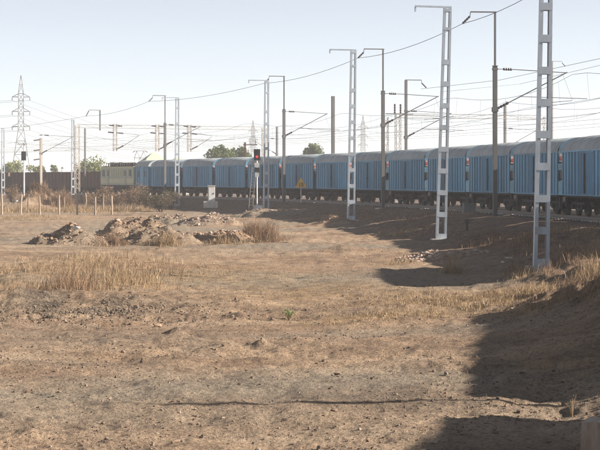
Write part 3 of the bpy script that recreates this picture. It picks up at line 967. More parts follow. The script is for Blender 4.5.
# ------------------------------------------------------------------ locomotive
s = 11 * 11.0 + 5.2 + 6.2
q = track(s, -1.55)
t = thing('electric_locomotive', 'pale green electric locomotive with cream band and raised pantograph', 'locomotive', (q[0], q[1], 0), q[2] + math.pi / 2)
L = 5.75
MB().box(-L, L, -1.45, 1.45, 0.95, 1.19).box(-1.6, 1.6, -1.3, 1.3, 0.45, 0.949).obj('underframe', M_UNDER, t)
mb = MB()
ring = [(-L, 1.2), (L, 1.2), (L + 0.18, 2.0), (L - 0.15, 3.45), (-L + 0.15, 3.45), (-L - 0.18, 2.0)]
n = len(ring)
mb.add([(a, -1.46, b) for a, b in ring] + [(a, 1.46, b) for a, b in ring], [tuple(range(n)), tuple(range(2 * n - 1, n - 1, -1))] + [((k + 1) % n, k, n + k, n + (k + 1) % n) for k in range(n)])
mb.obj('body', M_LOCO, t)
for sy in (-1, 1):
    def sbox(nm, x0, x1, z0, z1, d, mt, par=t, b0=1.462):
        return MB().box(x0, x1, min(sy * b0, sy * (b0 + d)), max(sy * b0, sy * (b0 + d)), z0, z1).obj(nm, mt, par)
    sbox('cream_band', -L + 0.02, L - 0.02, 1.42, 1.95, 0.012, M_LOCOC)
    sbox('cream_band', -L + 0.1, L - 0.1, 3.28, 3.42, 0.012, M_LOCOC)
    for xx, w in ((4.75, 0.42), (-4.6, 0.42)):
        o = sbox('cab_window', xx - w, xx + w, 2.25, 3.05, 0.02, M_GLASS)
        sbox('window_frame', xx - w - 0.06, xx + w + 0.06, 2.19, 2.245, 0.04, M_LOCOC, o)
    for xx in (-2.9, 3.1):
        o = sbox('cab_door', xx - 0.33, xx + 0.33, 1.22, 3.15, 0.025, M_LOCO, b0=1.476)
        sbox('door_window', xx - 0.22, xx + 0.22, 2.3, 3.0, 0.01, M_GLASS, o, b0=1.503)
    for k in range(6):
        xx = -1.9 + k * 0.78
        o = sbox('louvre_panel', xx - 0.33, xx + 0.33, 2.25, 3.1, 0.02, M_LOCO)
        for j in range(5):
            sbox('slat', xx - 0.3, xx + 0.3, 2.32 + j * 0.15, 2.38 + j * 0.15, 0.03, M_LOCOC, o, b0=1.483)
for sx in (-1, 1):
    for yy in (-0.7, 0.7):
        MB().box(sx * L - 0.1, sx * L + 0.14, yy - 0.5, yy + 0.5, 2.35, 3.05).obj('windscreen', M_GLASS, t)
        MB().tube([(sx * L, yy * 1.35, 1.05), (sx * (L + 0.6), yy * 1.35, 1.05), (sx * (L + 0.6), yy * 1.35, 1.05), (sx * (L + 0.66), yy * 1.35, 1.05)], [0.09, 0.09, 0.22, 0.22], 10).obj('buffer', M_UNDER, t)
MB().box(-L + 0.12, L - 0.12, -1.3, 1.3, 3.451, 3.53).obj('roof', M_UNDER, t)
for k in range(13):
    xx = -4.9 + k * 0.78
    MB().tube([(xx, 0.9, 3.53), (xx, 0.9, 3.62), (xx, 0.9, 3.72), (xx, 0.9, 3.9)], [0.05, 0.11, 0.05, 0.1], 8).obj('roof_insulator', M_INS, t)
    if k % 3 == 0:
        MB().box(xx - 0.35, xx + 0.45, -0.6, 0.5, 3.531, 3.85).obj('roof_equipment', M_UNDER, t)
MB().tube([(-4.9, 0.9, 3.92), (4.5, 0.9, 3.92)], 0.03, 6).tube([(-4.9, -0.5, 3.9), (4.5, -0.5, 3.9)], 0.025, 6).obj('roof_bar', M_DARKST, t)


def panto(x0, up, nm):
    mb = MB()
    zb = 3.75
    zk, zt = (zb + 0.75, zb + 1.55) if up else (zb + 0.12, zb + 0.25)
    for sy in (-0.5, 0.5):
        mb.tube([(x0 - 0.5, sy, zb), (x0 - 0.95, sy * 0.8, zk), (x0, sy * 0.9, zt)], 0.03, 6)
        mb.tube([(x0 + 0.5, sy, zb), (x0 + 0.95, sy * 0.8, zk), (x0, sy * 0.9, zt)], 0.03, 6)
        mb.box(x0 - 0.8, x0 + 0.8, sy - 0.04, sy + 0.04, 3.53, zb)
    mb.tube([(x0 - 0.95, -0.4, zk), (x0 - 0.95, 0.4, zk)], 0.025, 6)
    mb.tube([(x0 + 0.95, -0.4, zk), (x0 + 0.95, 0.4, zk)], 0.025, 6)
    for e in (-0.16, 0.16):
        mb.tube([(x0 + e, -0.95, zt - 0.14), (x0 + e, -0.7, zt + 0.04), (x0 + e, 0.7, zt + 0.04), (x0 + e, 0.95, zt - 0.14)], 0.03, 6)
    return mb.obj(nm, M_DARKST, t)


panto(-4.2, True, 'pantograph')
panto(4.0, False, 'pantograph')
for e in bogies(3.5, 1.1):
    inst([e], t)

# ------------------------------------------------------------------ rusty open wagons on the second track
def gondola_template():
    T = []
    h0, h1, L = 1.0, 3.15, 5.05
    T.append(('underframe', MB().box(-L, L, -1.4, 1.4, 0.85, 0.998).box(-L - 0.3, L + 0.3, -0.2, 0.2, 0.65, 0.85).mesh('underframe', M_UNDER), []))
    for sy in (-1, 1):
        T.append(('side_wall', MB().box(-L, L, sy * 1.5 - 0.02, sy * 1.5 + 0.02, h0, h1 - 0.1).mesh('side_wall', M_RUST), []))
        T.append(('top_rail', MB().box(-L, L, sy * 1.5 - 0.07, sy * 1.5 + 0.07, h1 - 0.1, h1).mesh('top_rail', M_RUST), []))
        pm = MB().box(-0.06, 0.06, 0.02, 0.13, h0, h1 - 0.102).mesh('side_post', M_RUSTL)
        for k in range(9):
            T.append(('side_post', pm, [], (-4.8 + 1.2 * k, sy * 1.5, 0), 0 if sy > 0 else math.pi))
        for xx in (-2.4, 2.4):
            T.append(('door', MB().box(xx - 0.5, xx + 0.5, min(sy * 1.522, sy * 1.56), max(sy * 1.522, sy * 1.56), 1.05, 1.75).mesh('door', M_RUSTL), []))
    for sx in (-1, 1):
        T.append(('end_wall', MB().box(sx * L - 0.03, sx * L + 0.03, -1.47, 1.47, h0, h1 - 0.02).mesh('end_wall', M_RUSTL), []))
        T.append(('coupler', MB().box(min(sx * 5.3, sx * 5.5), max(sx * 5.3, sx * 5.5), -0.1, 0.1, 0.66, 0.9).mesh('coupler', M_UNDER), []))
    T.append(('floor', MB().box(-L, L, -1.47, 1.47, 1.0, 1.06).mesh('floor', M_RUST), []))
    T += bogies(3.4, 1.0)
    return T


GT = gondola_template()
q = track(-49.6, -1.55)
t = thing('open_wagon', 'unseen low rusty open wagon, added beyond the right edge to shorten the train shadow', 'wagon', (q[0], q[1], 0), q[2] + math.pi / 2)
t.scale = (1, 1, 0.84)  # unseen low wagon put in so the train shadow falls shorter here
inst(GT, t)
names = ['rusty open wagon just left of the locomotive', 'rusty open wagon behind the pair of tan lattice columns',
         'rusty open wagon behind the grass-covered mound', 'rusty open wagon under the big pylon', 'rusty open wagon at the left edge of the view']
for k in range(5):
    phi = 0.512 + (5.5 + k * 11.0) / 381.2
    t = thing('open_wagon', names[k], 'wagon', (CX + 381.2 * math.cos(phi), CY + 381.2 * math.sin(phi), -0.22), phi + math.pi / 2, 'rusty open wagons behind the fence')
    inst(GT, t)


# ------------------------------------------------------------------ masts
def lattice_mast(label, x, y, z, H, lean=0.0, arm=1.5, rz=None, w0=0.50, w1=0.37):
    phi = math.atan2(y - CY, x - CX)
    t = thing('lattice_mast', label, 'mast', (x, y, z), phi * 0.6 if rz is None else rz, 'galvanised lattice masts')
    t.rotation_euler = (0, lean, t.rotation_euler[2])

    def hw(h):
        return (w0 + (w1 - w0) * h / H) / 2
    for sgn in (-1, 1):
        mb = MB()
        for (a, b, c, d) in ((-0.055, 0.055, -0.16, -0.145), (-0.055, 0.055, 0.145, 0.16), (0.04, 0.055, -0.145, 0.145)):
            vs_ = []
            for h in (0, H):
                o_ = sgn * hw(h)
                for yy in (c, d):
                    for xx in (a, b):
                        vs_.append((o_ + sgn * xx - sgn * 0.055, yy, h))
            mb.add(vs_, [(0, 2, 3, 1), (4, 5, 7, 6), (0, 1, 5, 4), (2, 6, 7, 3), (0, 4, 6, 2), (1, 3, 7, 5)])
        mb.obj('leg', M_GALV, t)
    hs = [0.18 + 1.03 * k for k in range(9)] + [10.0, H - 0.12] if H > 9 else [0.18 + 1.03 * k for k in range(8)] + [H - 0.12]
    for h in hs:
        bh = 0.12 if h < 8.6 else 0.07
        for sy in (-0.172, 0.161):
            a = hw(h)
            MB().box(-a, a, sy, sy + 0.010, h - bh, h + bh).obj('batten', M_GALV, t)
    if arm:
        ar = MB().box(-arm, hw(H), -0.05, 0.05, H + 0.001, H + 0.08).box(-arm - 0.02, -arm + 0.06, -0.03, 0.03, H - 0.22, H)
        ar.obj('top_arm', M_GALV, t)
    MB().box(-0.46, 0.46, -0.45, 0.45, -0.6, 0.05).obj('footing', M_CONC, t)
    return t


LABL = ['tallest nearest lattice mast, at right on a brown mound, top out of frame', 'lattice mast with a top arm above the pinkish stone spill',
        'lattice mast standing before the middle of the train, right of the yellow sign', 'white lattice mast standing close beside the red signal',
        'slender white lattice mast standing left of the pale cabinet']
LEAN = [0.018, 0.028, 0.014, 0.006, 0.003]
for (c, dep, zz), lb, ln in zip(LATT, LABL, LEAN):
    lattice_mast(lb, px(c, dep), dep, zz, 11.0, ln, arm=1.55)
lattice_mast('thin lattice mast left of the tan portal column', px(73, 233), 233, pz(204, 233), 11.0, 0, arm=0)
lattice_mast('faint lattice mast at the left edge of the view', px(3, 245), 245, pz(204, 245), 10.4, 0, arm=0)


def insul(mb, a, b, r=0.055, n=7):
    a, b = Vector(a), Vector(b)
    pts, rad = [], []
    m = 9
    for k in range(m):
        pts.append(a.lerp(b, k / (m - 1)))
        rad.append(r if k % 2 else r * 0.62)
    mb.tube(pts, rad, n)
    return mb


def cantilever(t, side=1, zs=7.95, zb=5.75, reach=3.9, mt=None):
    """stay, bracket tube, registration tube and their insulators"""
    s_ = side
    MB().tube([(s_ * 0.1, 0, zs), (s_ * 0.45, 0, zs)], 0.02, 5).tube([(s_ * 0.95, 0, zs - 0.01), (s_ * reach, 0, zs - 0.17)], 0.024, 5).obj('stay_tube', M_DARKST, t)
    insul(MB(), (s_ * 0.45, 0, zs), (s_ * 0.95, 0, zs - 0.01), 0.085).obj('insulator', M_INS, t)
    sl = (zs - 0.2 - zb) / (reach)
    MB().tube([(s_ * 0.75, 0, zb + 0.75 * sl), (s_ * (reach + 0.1), 0, zs - 0.2 + 0.1 * sl)], 0.034, 6).obj('bracket_tube', M_DARKST, t)
    insul(MB(), (s_ * 0.12, 0, zb + 0.12 * sl), (s_ * 0.75, 0, zb + 0.75 * sl), 0.085).obj('insulator', M_INS, t)
    zr = zb + 0.62
    MB().tube([(s_ * 1.35, 0, zr + 0.1), (s_ * (reach + 1.2), 0, zr)], 0.02, 5).tube([(s_ * (reach - 0.9), 0.1, zr - 0.22), (s_ * (reach + 0.4), 0.1, zr - 0.1), (s_ * (reach + 0.4), 0.1, zr)], 0.016, 5).tube([(s_ * (reach - 0.15), 0, zs - 0.25), (s_ * (reach + 0.35), 0, zr)], 0.008, 4).obj('registration_tube', M_DARKST, t)
    MB().box(-0.16, 0.16, -0.13, 0.13, zb - 0.12, zb + 0.12).box(-0.14, 0.14, -0.12, 0.12, zs - 0.06, zs + 0.06).obj('clamp', M_DARKST, t)


def dark_mast(label, x, y, z, lower=8.1, H=11.0, w=0.11, arm=-1.35, cant=1, rz=None, thin=0.05, mt=None, drop=True):
    phi = math.atan2(y - CY, x - CX)
    t = thing('catenary_mast', label, 'mast', (x, y, z), phi if rz is None else rz, 'dark catenary masts')
    mt = mt or M_DARKST
    mb = MB().box(-w, w, -w, -w + 0.02, -0.8, lower).box(-w, w, w - 0.02, w, -0.8, lower).box(-0.012, 0.012, -w + 0.02, w - 0.02, -0.8, lower)
    mb.box(-w, -w + 0.016, -w + 0.02, w - 0.02, 0, lower)
    mb.obj('mast', mt, t)
    if H > lower:
        MB().box(-thin, thin, -thin, thin, lower - 0.5, H).box(-w - 0.02, w + 0.02, -w - 0.02, w + 0.02, lower - 0.01, lower + 0.04).obj('extension', mt, t)
    if arm:
        MB().box(min(arm, -arm * 0.06), max(arm, -arm * 0.06), -0.035, 0.035, H + 0.001, H + 0.07).tube([(arm, 0, H + 0.03), (arm * 1.02, 0, H - 0.2)], 0.025, 5).obj('top_arm', mt, t)
        if drop:
            insul(MB(), (arm * 1.02, 0, H - 0.2), (arm * 1.32, 0, H - 0.6), 0.07).obj('insulator', M_INS, t)
    if cant:
        cantilever(t, cant)
    MB().box(-0.45, 0.45, -0.45, 0.45, -0.9, -0.02).obj('footing', M_CONC, t)
    return t


DARK = [(495, 97.5), (383, 125.3), (284, 158.4), (165, 192.2)]
LABD = ['thick dark mast at right with top arm, between two lattice masts', 'dark mast with a long bracket in front of the train centre',
        'dark mast right beside the signal-side lattice mast and yellow sign', 'dark mast rising beside the last wagons before the locomotive']
for (c, dep), lb in zip(DARK, LABD):
    X = px(c, dep)
    dark_mast(lb, X, dep, gz(X, dep))
S_D0 = -28.5
qx, qy, _ = track(-69.3, 2.95)
dark_mast('slim dark mast outside the right edge whose thin shadow crosses the foreground', qx, qy, gz(qx, qy), 4.6, 5.2, 0.06, 0, 0, thin=0.02)

# masts behind the train
X = px(333, 171)
dark_mast('plain thick mast behind the train, near the round tree', X, 171, -0.4, 10.2, 10.2, 0.14, 0, 0, mt=M_DARKST)
MB().tube([(X + 0.1, 171, 9.55), (X + 1.3, 171, 8.95)], 0.02, 5)
X = px(406, 150)
dark_mast('mast behind the train with a short top arm towards the right', X, 150, -0.35, 10.5, 10.5, 0.10, 1.35, 1)
X = px(505, 200)
dark_mast('far short mast seen just right of the thick dark mast', X, 200, -0.4, 10.6, 10.6, 0.12, 0, 1)
X = px(277, 250)
dark_mast('small far mast seen between the signal and the dark mast', X, 250, -0.4, 9.6, 9.6, 0.12, 0, -1)
X = px(85, 226)
dark_mast('thin dark pole standing right of the tan portal column', X, 226, pz(200, 226), 9.0, 9.0, 0.09, 0, 0)
X = px(552, 240)
dark_mast('far mast with a top arm behind the nearest lattice mast', X, 240, -0.4, 18.0, 18.0, 0.10, 1.6, 0)
X = px(245, 190)
t = thing('bracket_pole', 'rusty brown bracket pole behind the train, left of the signal', 'pole', (X, 190, -0.4))
MB().box(-0.1, 0.1, -0.1, 0.1, 0, 6.2).obj('post', M_RUSTL, t)
MB().box(-0.2, 1.3, -0.05, 0.05, 5.9, 6.0).box(0.5, 0.56, -0.04, 0.04, 6.0, 6.5).box(1.1, 1.16, -0.04, 0.04, 6.0, 6.5).obj('arm', M_RUSTL, t)

X = px(41, 214)
t = dark_mast('tan mast with stacked insulator brackets before the rusty wagons', X, 214, pz(202, 214), 7.6, 7.6, 0.13, 0, 1, mt=M_TANST)
for h in (7.4, 6.2, 5.1):
    insul(MB(), (-0.2, 0, h), (-0.9, 0, h - 0.1), 0.09).obj('insulator', M_INS, t)


# ------------------------------------------------------------------ portals over the yard
def truss(p0, p1, hw_, hh, step, r):
    p0, p1 = Vector(p0), Vector(p1)
    L = (p1 - p0).length
    u = (p1 - p0).normalized()
    side = Vector((-u.y, u.x, 0)) if abs(u.z) < 0.9 else Vector((0, 1, 0))
    up = u.cross(side) * -1 if abs(u.z) < 0.9 else Vector((1, 0, 0))
    mb = MB()
    cor = [(a * hw_, b * hh) for a, b in ((-1, -1), (1, -1), (1, 1), (-1, 1))]
    for a, b in cor:
        mb.tube([p0 + side * a + up * b, p1 + side * a + up * b], r, 4)
    n = max(2, int(L / step))
    for k in range(n):
        for j in range(4):
            a, b = cor[j], cor[(j + 1) % 4]
            if k % 2:
                a, b = b, a
            mb.tube([p0 + u * (L * k / n) + side * a[0] + up * a[1], p0 + u * (L * (k + 1) / n) + side * b[0] + up * b[1]], r * 0.6, 4, cap=False)
    return mb


def portal(label, x, y, phi, span, zt, drops, stubs, mt, foot):
    t = thing('catenary_portal', label, 'portal', (x, y, foot), phi)
    H = zt - foot
    for u in (0, span):
        truss((u, 0, 0), (u, 0, H + 0.1), 0.20, 0.25, 0.6, 0.035).obj('column', mt, t)
        MB().box(u - 0.5, u + 0.5, -0.5, 0.5, -0.8, 0.05).obj('footing', M_CONC, t)
    truss((0, 0, H), (span, 0, H), 0.2, 0.2, 0.8, 0.02).obj('boom', mt, t)
    for u in drops:
        d = truss((u, 0, H - 3.0), (u, 0, H + 0.35), 0.16, 0.2, 0.5, 0.03).obj('drop_post', mt, t)
        for h, w in ((0.1, 0.75), (-0.75, 0.9), (-2.7, 0.0)):
            if w:
                insul(MB(), (u - 0.2, 0, H + h), (u - w, 0, H + h + 0.05), 0.10).obj('insulator', M_INS, d)
                insul(MB(), (u + 0.2, 0, H + h), (u + w + 0.15, 0, H + h - 0.05), 0.10).obj('insulator', M_INS, d)
        insul(MB(), (u + 0.15, 0, H - 2.75), (u + 1.1, 0, H - 2.3), 0.10).obj('insulator', M_INS, d)
        MB().tube([(u + 1.1, 0, H - 2.3), (u + 3.0, 0, H - 1.1)], 0.03, 5).tube([(u + 0.9, 0, H - 0.78), (u + 3.1, 0, H - 1.0)], 0.02, 5).obj('bracket_tube', M_DARKST, d)
    for u in stubs:
        e = MB().box(u - 0.07, u + 0.07, -0.07, 0.07, H - 0.5, H + 1.9).obj('upper_post', M_DARKST, t)
        MB().box(u - 1.4, u + 0.07, -0.04, 0.04, H + 1.901, H + 1.97).obj('top_arm', M_DARKST, e)
        insul(MB(), (u - 1.4, 0, H + 1.85), (u - 1.75, 0, H + 1.2), 0.07).obj('insulator', M_INS, e)
    return t


phi1 = math.atan2(215 - CY, -26.6 - CX)
portal('tan lattice portal spanning the tracks at left, carrying hanging drop posts', -26.6, 215, phi1, 24.5, 8.26, (4.77, 10.2, 14.4), (2.85,), M_TANST, gz(-26.6, 215))
X2, Y2 = px(398, 181), 181
phi2 = math.atan2(Y2 - CY, X2 - CX)
p2 = portal('tan lattice portal behind the train at right, its beam level above the roofs', X2, Y2, phi2, 16.0, 8.30, (), (), M_TANST, -0.42)
for u, v in ((-0.35, 0), (0.35, 0.2), (0.9, 0)):
    insul(MB(), (u, v, 8.9), (u, v, 9.9), 0.11).obj('insulator', M_INS, p2)
truss((-1.1, 0.5, 0), (-1.1, 0.5, 8.6), 0.18, 0.2, 0.6, 0.03).obj('column', M_TANST, p2)
MB().box(-1.3, 1.6, -0.1, 0.1, 8.85, 8.95).obj('cross_arm', M_DARKST, p2)


# ------------------------------------------------------------------ wires
def wire(label, pts, r=0.013, extra=None):
    mb = MB().tube(pts, r, 4)
    if extra:
        for a, b in extra:
            mb.tube([a, b], r * 0.6, 3, cap=False)
    o = mb.obj('overhead_wire', M_WIRE)
    return tag(o, label, 'wire', 'overhead wires of the railway')


def along(dd, z, s0, s1, span, phase, sag, stag=0.0):
    out = []
    s = s0
    while s <= s1:
        f_ = ((s - phase) / span) % 1.0
        k = math.floor((s - phase) / span)
        q = track(s, dd + stag * (1 if k % 2 else -1) * (1 - 2 * f_))
        out.append((q[0], q[1], z - sag * 4 * f_ * (1 - f_)))
        s += span / 10
    return out


for k, dd in enumerate([-1.55, -8.0, -12.5, -17.0, -21.5]):
    nm = ['the blue train', 'the first track behind the blue train', 'the second track behind the blue train', 'the third track behind the blue train',
          'the fourth track behind the blue train', 'the farthest yard track'][k]
    ph = [2.0, 9.0, 16.0, 4.0, 21.0, 12.0][k]
    lo, hi = -45, 330
    up = along(dd, 7.75, lo, hi, 30.0, ph, 0.75)
    dn = along(dd, 6.15 + 0.05 * k, lo, hi, 30.0, ph, 0.03, 0.15)
    wire('upper carrying wire strung over ' + nm, up, 0.011, [(a, b) for i, (a, b) in enumerate(zip(up, dn)) if i % 2])
    wire('lower contact wire strung over ' + nm, dn, 0.010)
fe = []
qx, qy, qp = track(S_D0, 2.95 + 1.78)
tips = [(qx, qy, 10.2)]
for c, dep in DARK:
    X = px(c, dep)
    phi = math.atan2(dep - CY, X - CX)
    tips.append((X - 1.78 * math.cos(phi), dep - 1.78 * math.sin(phi), gz(X, dep) + 10.4))
u = 2.85 - 1.75
tips.append((-26.6 + u * math.cos(phi1), 215 + u * math.sin(phi1), 9.46))
tips.append((-48.0, 243.0, 8.2))
for a, b in zip(tips[:-1], tips[1:]):
    a, b = Vector(a), Vector(b)
    for k in range(8):
        p = a.lerp(b, k / 8)
        p.z -= 0.35 * 4 * (k / 8) * (1 - k / 8)
        fe.append(tuple(p))
fe.append(tips[-1])
wire('long feeder wire hung from the top arms of the dark masts', fe, 0.016)
wire('stray wire slanting through the right side of the sky', [(px(440, 150), 150, pz(92, 150)), (px(520, 190), 190, pz(84, 190)), (px(640, 150), 150, pz(56, 150))], 0.016)
wire('wire from the far arm slanting up to the right edge', [(px(421, 150), 150, pz(89, 150)), (px(500, 132), 132, pz(80, 132)), (px(640, 105), 105, pz(50, 105))], 0.014)

# ------------------------------------------------------------------ pylons
def pylon(label, x, y, H, base, arms, aw, ang):
    t = thing('power_pylon', label, 'pylon', (x, y, -1.3), ang)
    hb = H * 0.52
    mb = MB()
    r = 0.12

    def w(h):
        return base + (0.95 - base) * (h / hb) if h < hb else 0.95 + (0.85 - 0.95) * ((h - hb) / (H * 0.32)) if h < H * 0.84 else 0.85 * (1 - (h - H * 0.84) / (H * 0.16)) + 0.06
    lv = [0, H * 0.16, H * 0.30, H * 0.42, hb, H * 0.59, H * 0.66, H * 0.72, H * 0.78, H * 0.84, H * 0.92, H]
    cs = ((-1, -1), (1, -1), (1, 1), (-1, 1))
    for a, b in zip(lv[:-1], lv[1:]):
        wa, wb = w(a), w(b)
        for k in range(4):
            c, d = cs[k], cs[(k + 1) % 4]
            mb.tube([(c[0] * wa, c[1] * wa, a), (c[0] * wb, c[1] * wb, b)], r, 4, cap=False)
            mb.tube([(c[0] * wa, c[1] * wa, a), (d[0] * wb, d[1] * wb, b)], r * 0.55, 4, cap=False)
            mb.tube([(d[0] * wa, d[1] * wa, a), (c[0] * wb, c[1] * wb, b)], r * 0.55, 4, cap=False)
            mb.tube([(c[0] * wb, c[1] * wb, b), (d[0] * wb, d[1] * wb, b)], r * 0.55, 4, cap=False)
    mb.obj('tower', M_DARKST, t)
    ends = []
    for h in arms:
        am = MB()
        for sgn in (-1, 1):
            e = (sgn * aw, 0, h)
            for yy in (-0.9, 0.9):
                am.tube([(sgn * 0.85, yy, h), e], 0.12, 4)
                am.tube([(sgn * 0.85, yy, h + 1.1), e], 0.09, 4)
            ends.append(Vector((sgn * aw, 0, h - 1.2)))
        ar = am.obj('cross_arm', M_DARKST, t)
        for sgn in (-1, 1):
            insul(MB(), (sgn * aw, 0, h), (sgn * aw, 0, h - 1.3), 0.16).obj('insulator', M_INS, ar)
    R_ = Matrix.Rotation(ang, 3, 'Z')
    return [R_ @ e + Vector((x, y, -1.3)) for e in ends]


E1 = pylon('large lattice power pylon standing behind the rusty wagons at left', px(21, 620), 620, 38.9, 4.0, (31.5, 26.5, 21.3), 3.0, 0.15)
E2 = pylon('faint far pylon showing above the red signal', px(253, 1080), 1080, 38.5, 4.0, (32, 27, 22), 3.0, 0.5)
E3 = pylon('faint far pylon showing right of the third lattice mast', px(363, 1000), 1000, 38.5, 4.0, (32, 27, 22), 3.0, 0.4)
LN = [None] * 6
nmz = ['lowest', 'lowest', 'middle', 'middle', 'topmost', 'topmost']
for k in range(6):
    a, b = E1[5 - k], E2[5 - k]
    pts = []
    for j in range(13):
        p = a.lerp(b, j / 12)
        p.z -= 9.0 * 4 * (j / 12) * (1 - j / 12)
        pts.append(tuple(p))
    c = a + Vector((-330, 40, 0))
    pre = []
    for j in range(8):
        p = c.lerp(a, j / 8)
        p.z -= 7.0 * 4 * (j / 8) * (1 - j / 8)
        pre.append(tuple(p))
    o = MB().tube(pre + pts, 0.045, 4).obj('power_line', M_WIRE)
    tag(o, '%s power line, %s side of the big pylon' % (nmz[k], 'near' if k % 2 else 'far'), 'power line', 'power lines between the pylons')

# ------------------------------------------------------------------ trackside things
# colour-light signal
X, Y = px(257, 150), 150
zf = gz(X, Y)
t = thing('railway_signal', 'red-lit railway signal with two heads, standing left of a white lattice mast', 'signal', (X, Y, zf))
MB().tube([(0, 0, 0), (0, 0, 5.2)], 0.05, 8).obj('post', M_WHITE, t)
MB().box(-0.3, 0.42, -0.3, 0.3, -0.2, 0.55).obj('base_box', M_WHITE, t)
h = MB().box(-0.22, 0.22, -0.16, 0.16, 4.36, 5.22).box(-0.27, 0.27, 0.16, 0.18, 4.32, 5.26).obj('signal_head', M_BLACK, t)
m, nt, b = new_mat('lit_red_lens')
b.inputs['Base Color'].default_value = (0.5, 0.02, 0.02, 1)
b.inputs['Emission Color'].default_value = (1.0, 0.06, 0.05, 1)
b.inputs['Emission Strength'].default_value = 0.45
M_LENS = m
MB().tube([(0, -0.18, 4.62), (0, -0.162, 4.62)], 0.10, 14).obj('red_lens', M_LENS, h)
MB().tube([(0, -0.18, 5.0), (0, -0.162, 5.0)], 0.10, 14).obj('dark_lens', M_GLASS, h)
for zc in (4.62, 5.0):
    mb = MB()
    vv, ff = [], []
    for k in range(9):
        a = math.pi * k / 8
        vv += [(0.15 * math.cos(a), -0.161, zc + 0.15 * math.sin(a)), (0.15 * math.cos(a), -0.38, zc + 0.15 * math.sin(a))]
    ff = [(2 * k, 2 * k + 1, 2 * k + 3, 2 * k + 2) for k in range(8)]
    mb.add(vv, ff)
    mb.obj('hood', M_BLACK, h)
h2 = MB().box(-0.2, 0.2, -0.14, 0.14, 3.35, 3.72).obj('lower_head', M_BLACK, t)
MB().box(-0.2, 0.2, -0.16, -0.13, 3.74, 4.1).obj('white_plate', M_WHITE, t)
MB().box(-0.17, 0.17, -0.165, -0.12, 2.95, 3.28).obj('number_plate', M_WHITE, t)
mb = MB()
for xx in (-0.62, -0.30):
    mb.tube([(xx - 0.1, 0.25, 0.0), (xx + 0.25, 0.25, 4.2)], 0.018, 5)
for k in range(14):
    f_ = k / 14
    mb.tube([(-0.72 + 0.35 * f_, 0.25, 0.3 + 3.9 * f_), (-0.40 + 0.35 * f_, 0.25, 0.3 + 3.9 * f_)], 0.012, 4)
mb.obj('ladder', M_TANST, t)
MB().box(-0.5, 0.5, 0.0, 0.5, 4.15, 4.2).tube([(-0.5, 0.5, 4.2), (-0.5, 0.5, 5.1), (0.5, 0.5, 5.1), (0.5, 0.5, 4.2)], 0.018, 5).obj('platform', M_TANST, t)

# second small signal, far left
X, Y = px(24, 236), 236
t = thing('railway_signal', 'small dark signal head on a pale post below the big pylon', 'signal', (X, Y, pz(204, Y)))
MB().tube([(0, 0, 0), (0, 0, 7.8)], 0.09, 8).obj('post', M_WHITE, t)
h = MB().box(-0.3, 0.3, -0.42, -0.12, 5.7, 6.9).obj('signal_head', M_BLACK, t)
for zc in (6.0, 6.5):
    MB().tube([(0, -0.44, zc), (0, -0.425, zc)], 0.11, 12).obj('dark_lens', M_GLASS, h)
MB().box(-0.9, 0.5, -0.4, 0.5, 7.8, 7.86).obj('platform', M_TANST, t)

# pale cabinet
X, Y = px(211.5, 165), 165
t = thing('relay_cabinet', 'tall pale concrete cabinet on a plinth before the wagons', 'cabinet', (X, Y, pz(204.5, Y)), 0.1)
MB().box(-0.72, 0.55, -0.4, 0.4, -0.3, 0.30).obj('plinth', M_CONC, t)
MB().box(-0.32, 0.32, -0.28, 0.28, 0.301, 1.68).obj('body', M_WHITE, t)
MB().box(-0.36, 0.36, -0.32, 0.32, 1.681, 1.76).obj('lid', M_CONC, t)
d = MB().box(-0.26, 0.26, -0.30, -0.281, 0.4, 1.58).obj('door', M_WHITE, t)
MB().box(0.16, 0.2, -0.33, -0.301, 0.95, 1.08).obj('handle', M_BLACK, d)

# grey box by the wheels
X, Y = px(469, 111), 111
t = thing('equipment_box', 'grey metal trackside box before the bogies at right', 'box', (X, Y, gz(X, Y)), 0.15)
MB().box(-0.36, 0.36, -0.22, 0.22, 0.05, 0.62).obj('body', M_BOX, t)
MB().box(-0.40, 0.40, -0.26, 0.26, 0.621, 0.67).obj('lid', M_BOX, t)
for xx in (-0.3, 0.3):
    MB().box(xx - 0.04, xx + 0.04, -0.18, 0.18, -0.1, 0.049).obj('foot', M_UNDER, t)

# yellow triangle board with black figures
X, Y = px(301, 152), 152
t = thing('triangle_sign', 'yellow triangular board with black figures on a short post', 'sign', (X, Y, gz(X, Y)), 0.05)
zc = pz(187.5, Y) - gz(X, Y)
MB().tube([(0, 0.03, -0.2), (0, 0.03, zc + 0.2)], 0.035, 8).obj('post', M_WHITE, t)
w, hh = 0.50, 0.86
bd = MB().add([(-w, -0.02, zc), (w, -0.02, zc), (0, -0.02, zc + hh), (-w, 0.0, zc), (w, 0.0, zc), (0, 0.0, zc + hh)], [(0, 1, 2), (5, 4, 3), (0, 3, 4, 1), (1, 4, 5, 2), (2, 5, 3, 0)]).obj('board', M_YEL, t)
c = bpy.data.curves.new('figures', 'FONT')
c.body = '15'
c.size = 0.44
c.align_x = 'CENTER'
c.extrude = 0.004
c.offset = 0.012
tmp = bpy.data.objects.new('figures_text', c)
me = bpy.data.meshes.new_from_object(tmp)
bpy.data.objects.remove(tmp)
bpy.data.curves.remove(c)
me.materials.clear()
me.materials.append(M_BLACK)
o = place('figures', me, bd)
o.location = (0, -0.027, zc + 0.10)
o.rotation_euler = (math.pi / 2, 0, 0)

# small black point indicator
X, Y = px(467, 88), 88
t = thing('point_lever', 'small black trackside lever standing on the shaded bank', 'lever', (X, Y, gz(X, Y)))
MB().tube([(0, 0, -0.1), (0, 0, 0.35)], 0.05, 8).obj('post', M_BLACK, t)
MB().box(-0.12, 0.10, -0.08, 0.08, 0.35, 0.56).tube([(0.08, 0, 0.45), (0.28, 0, 0.52)], 0.03, 6).obj('head', M_BLACK, t)

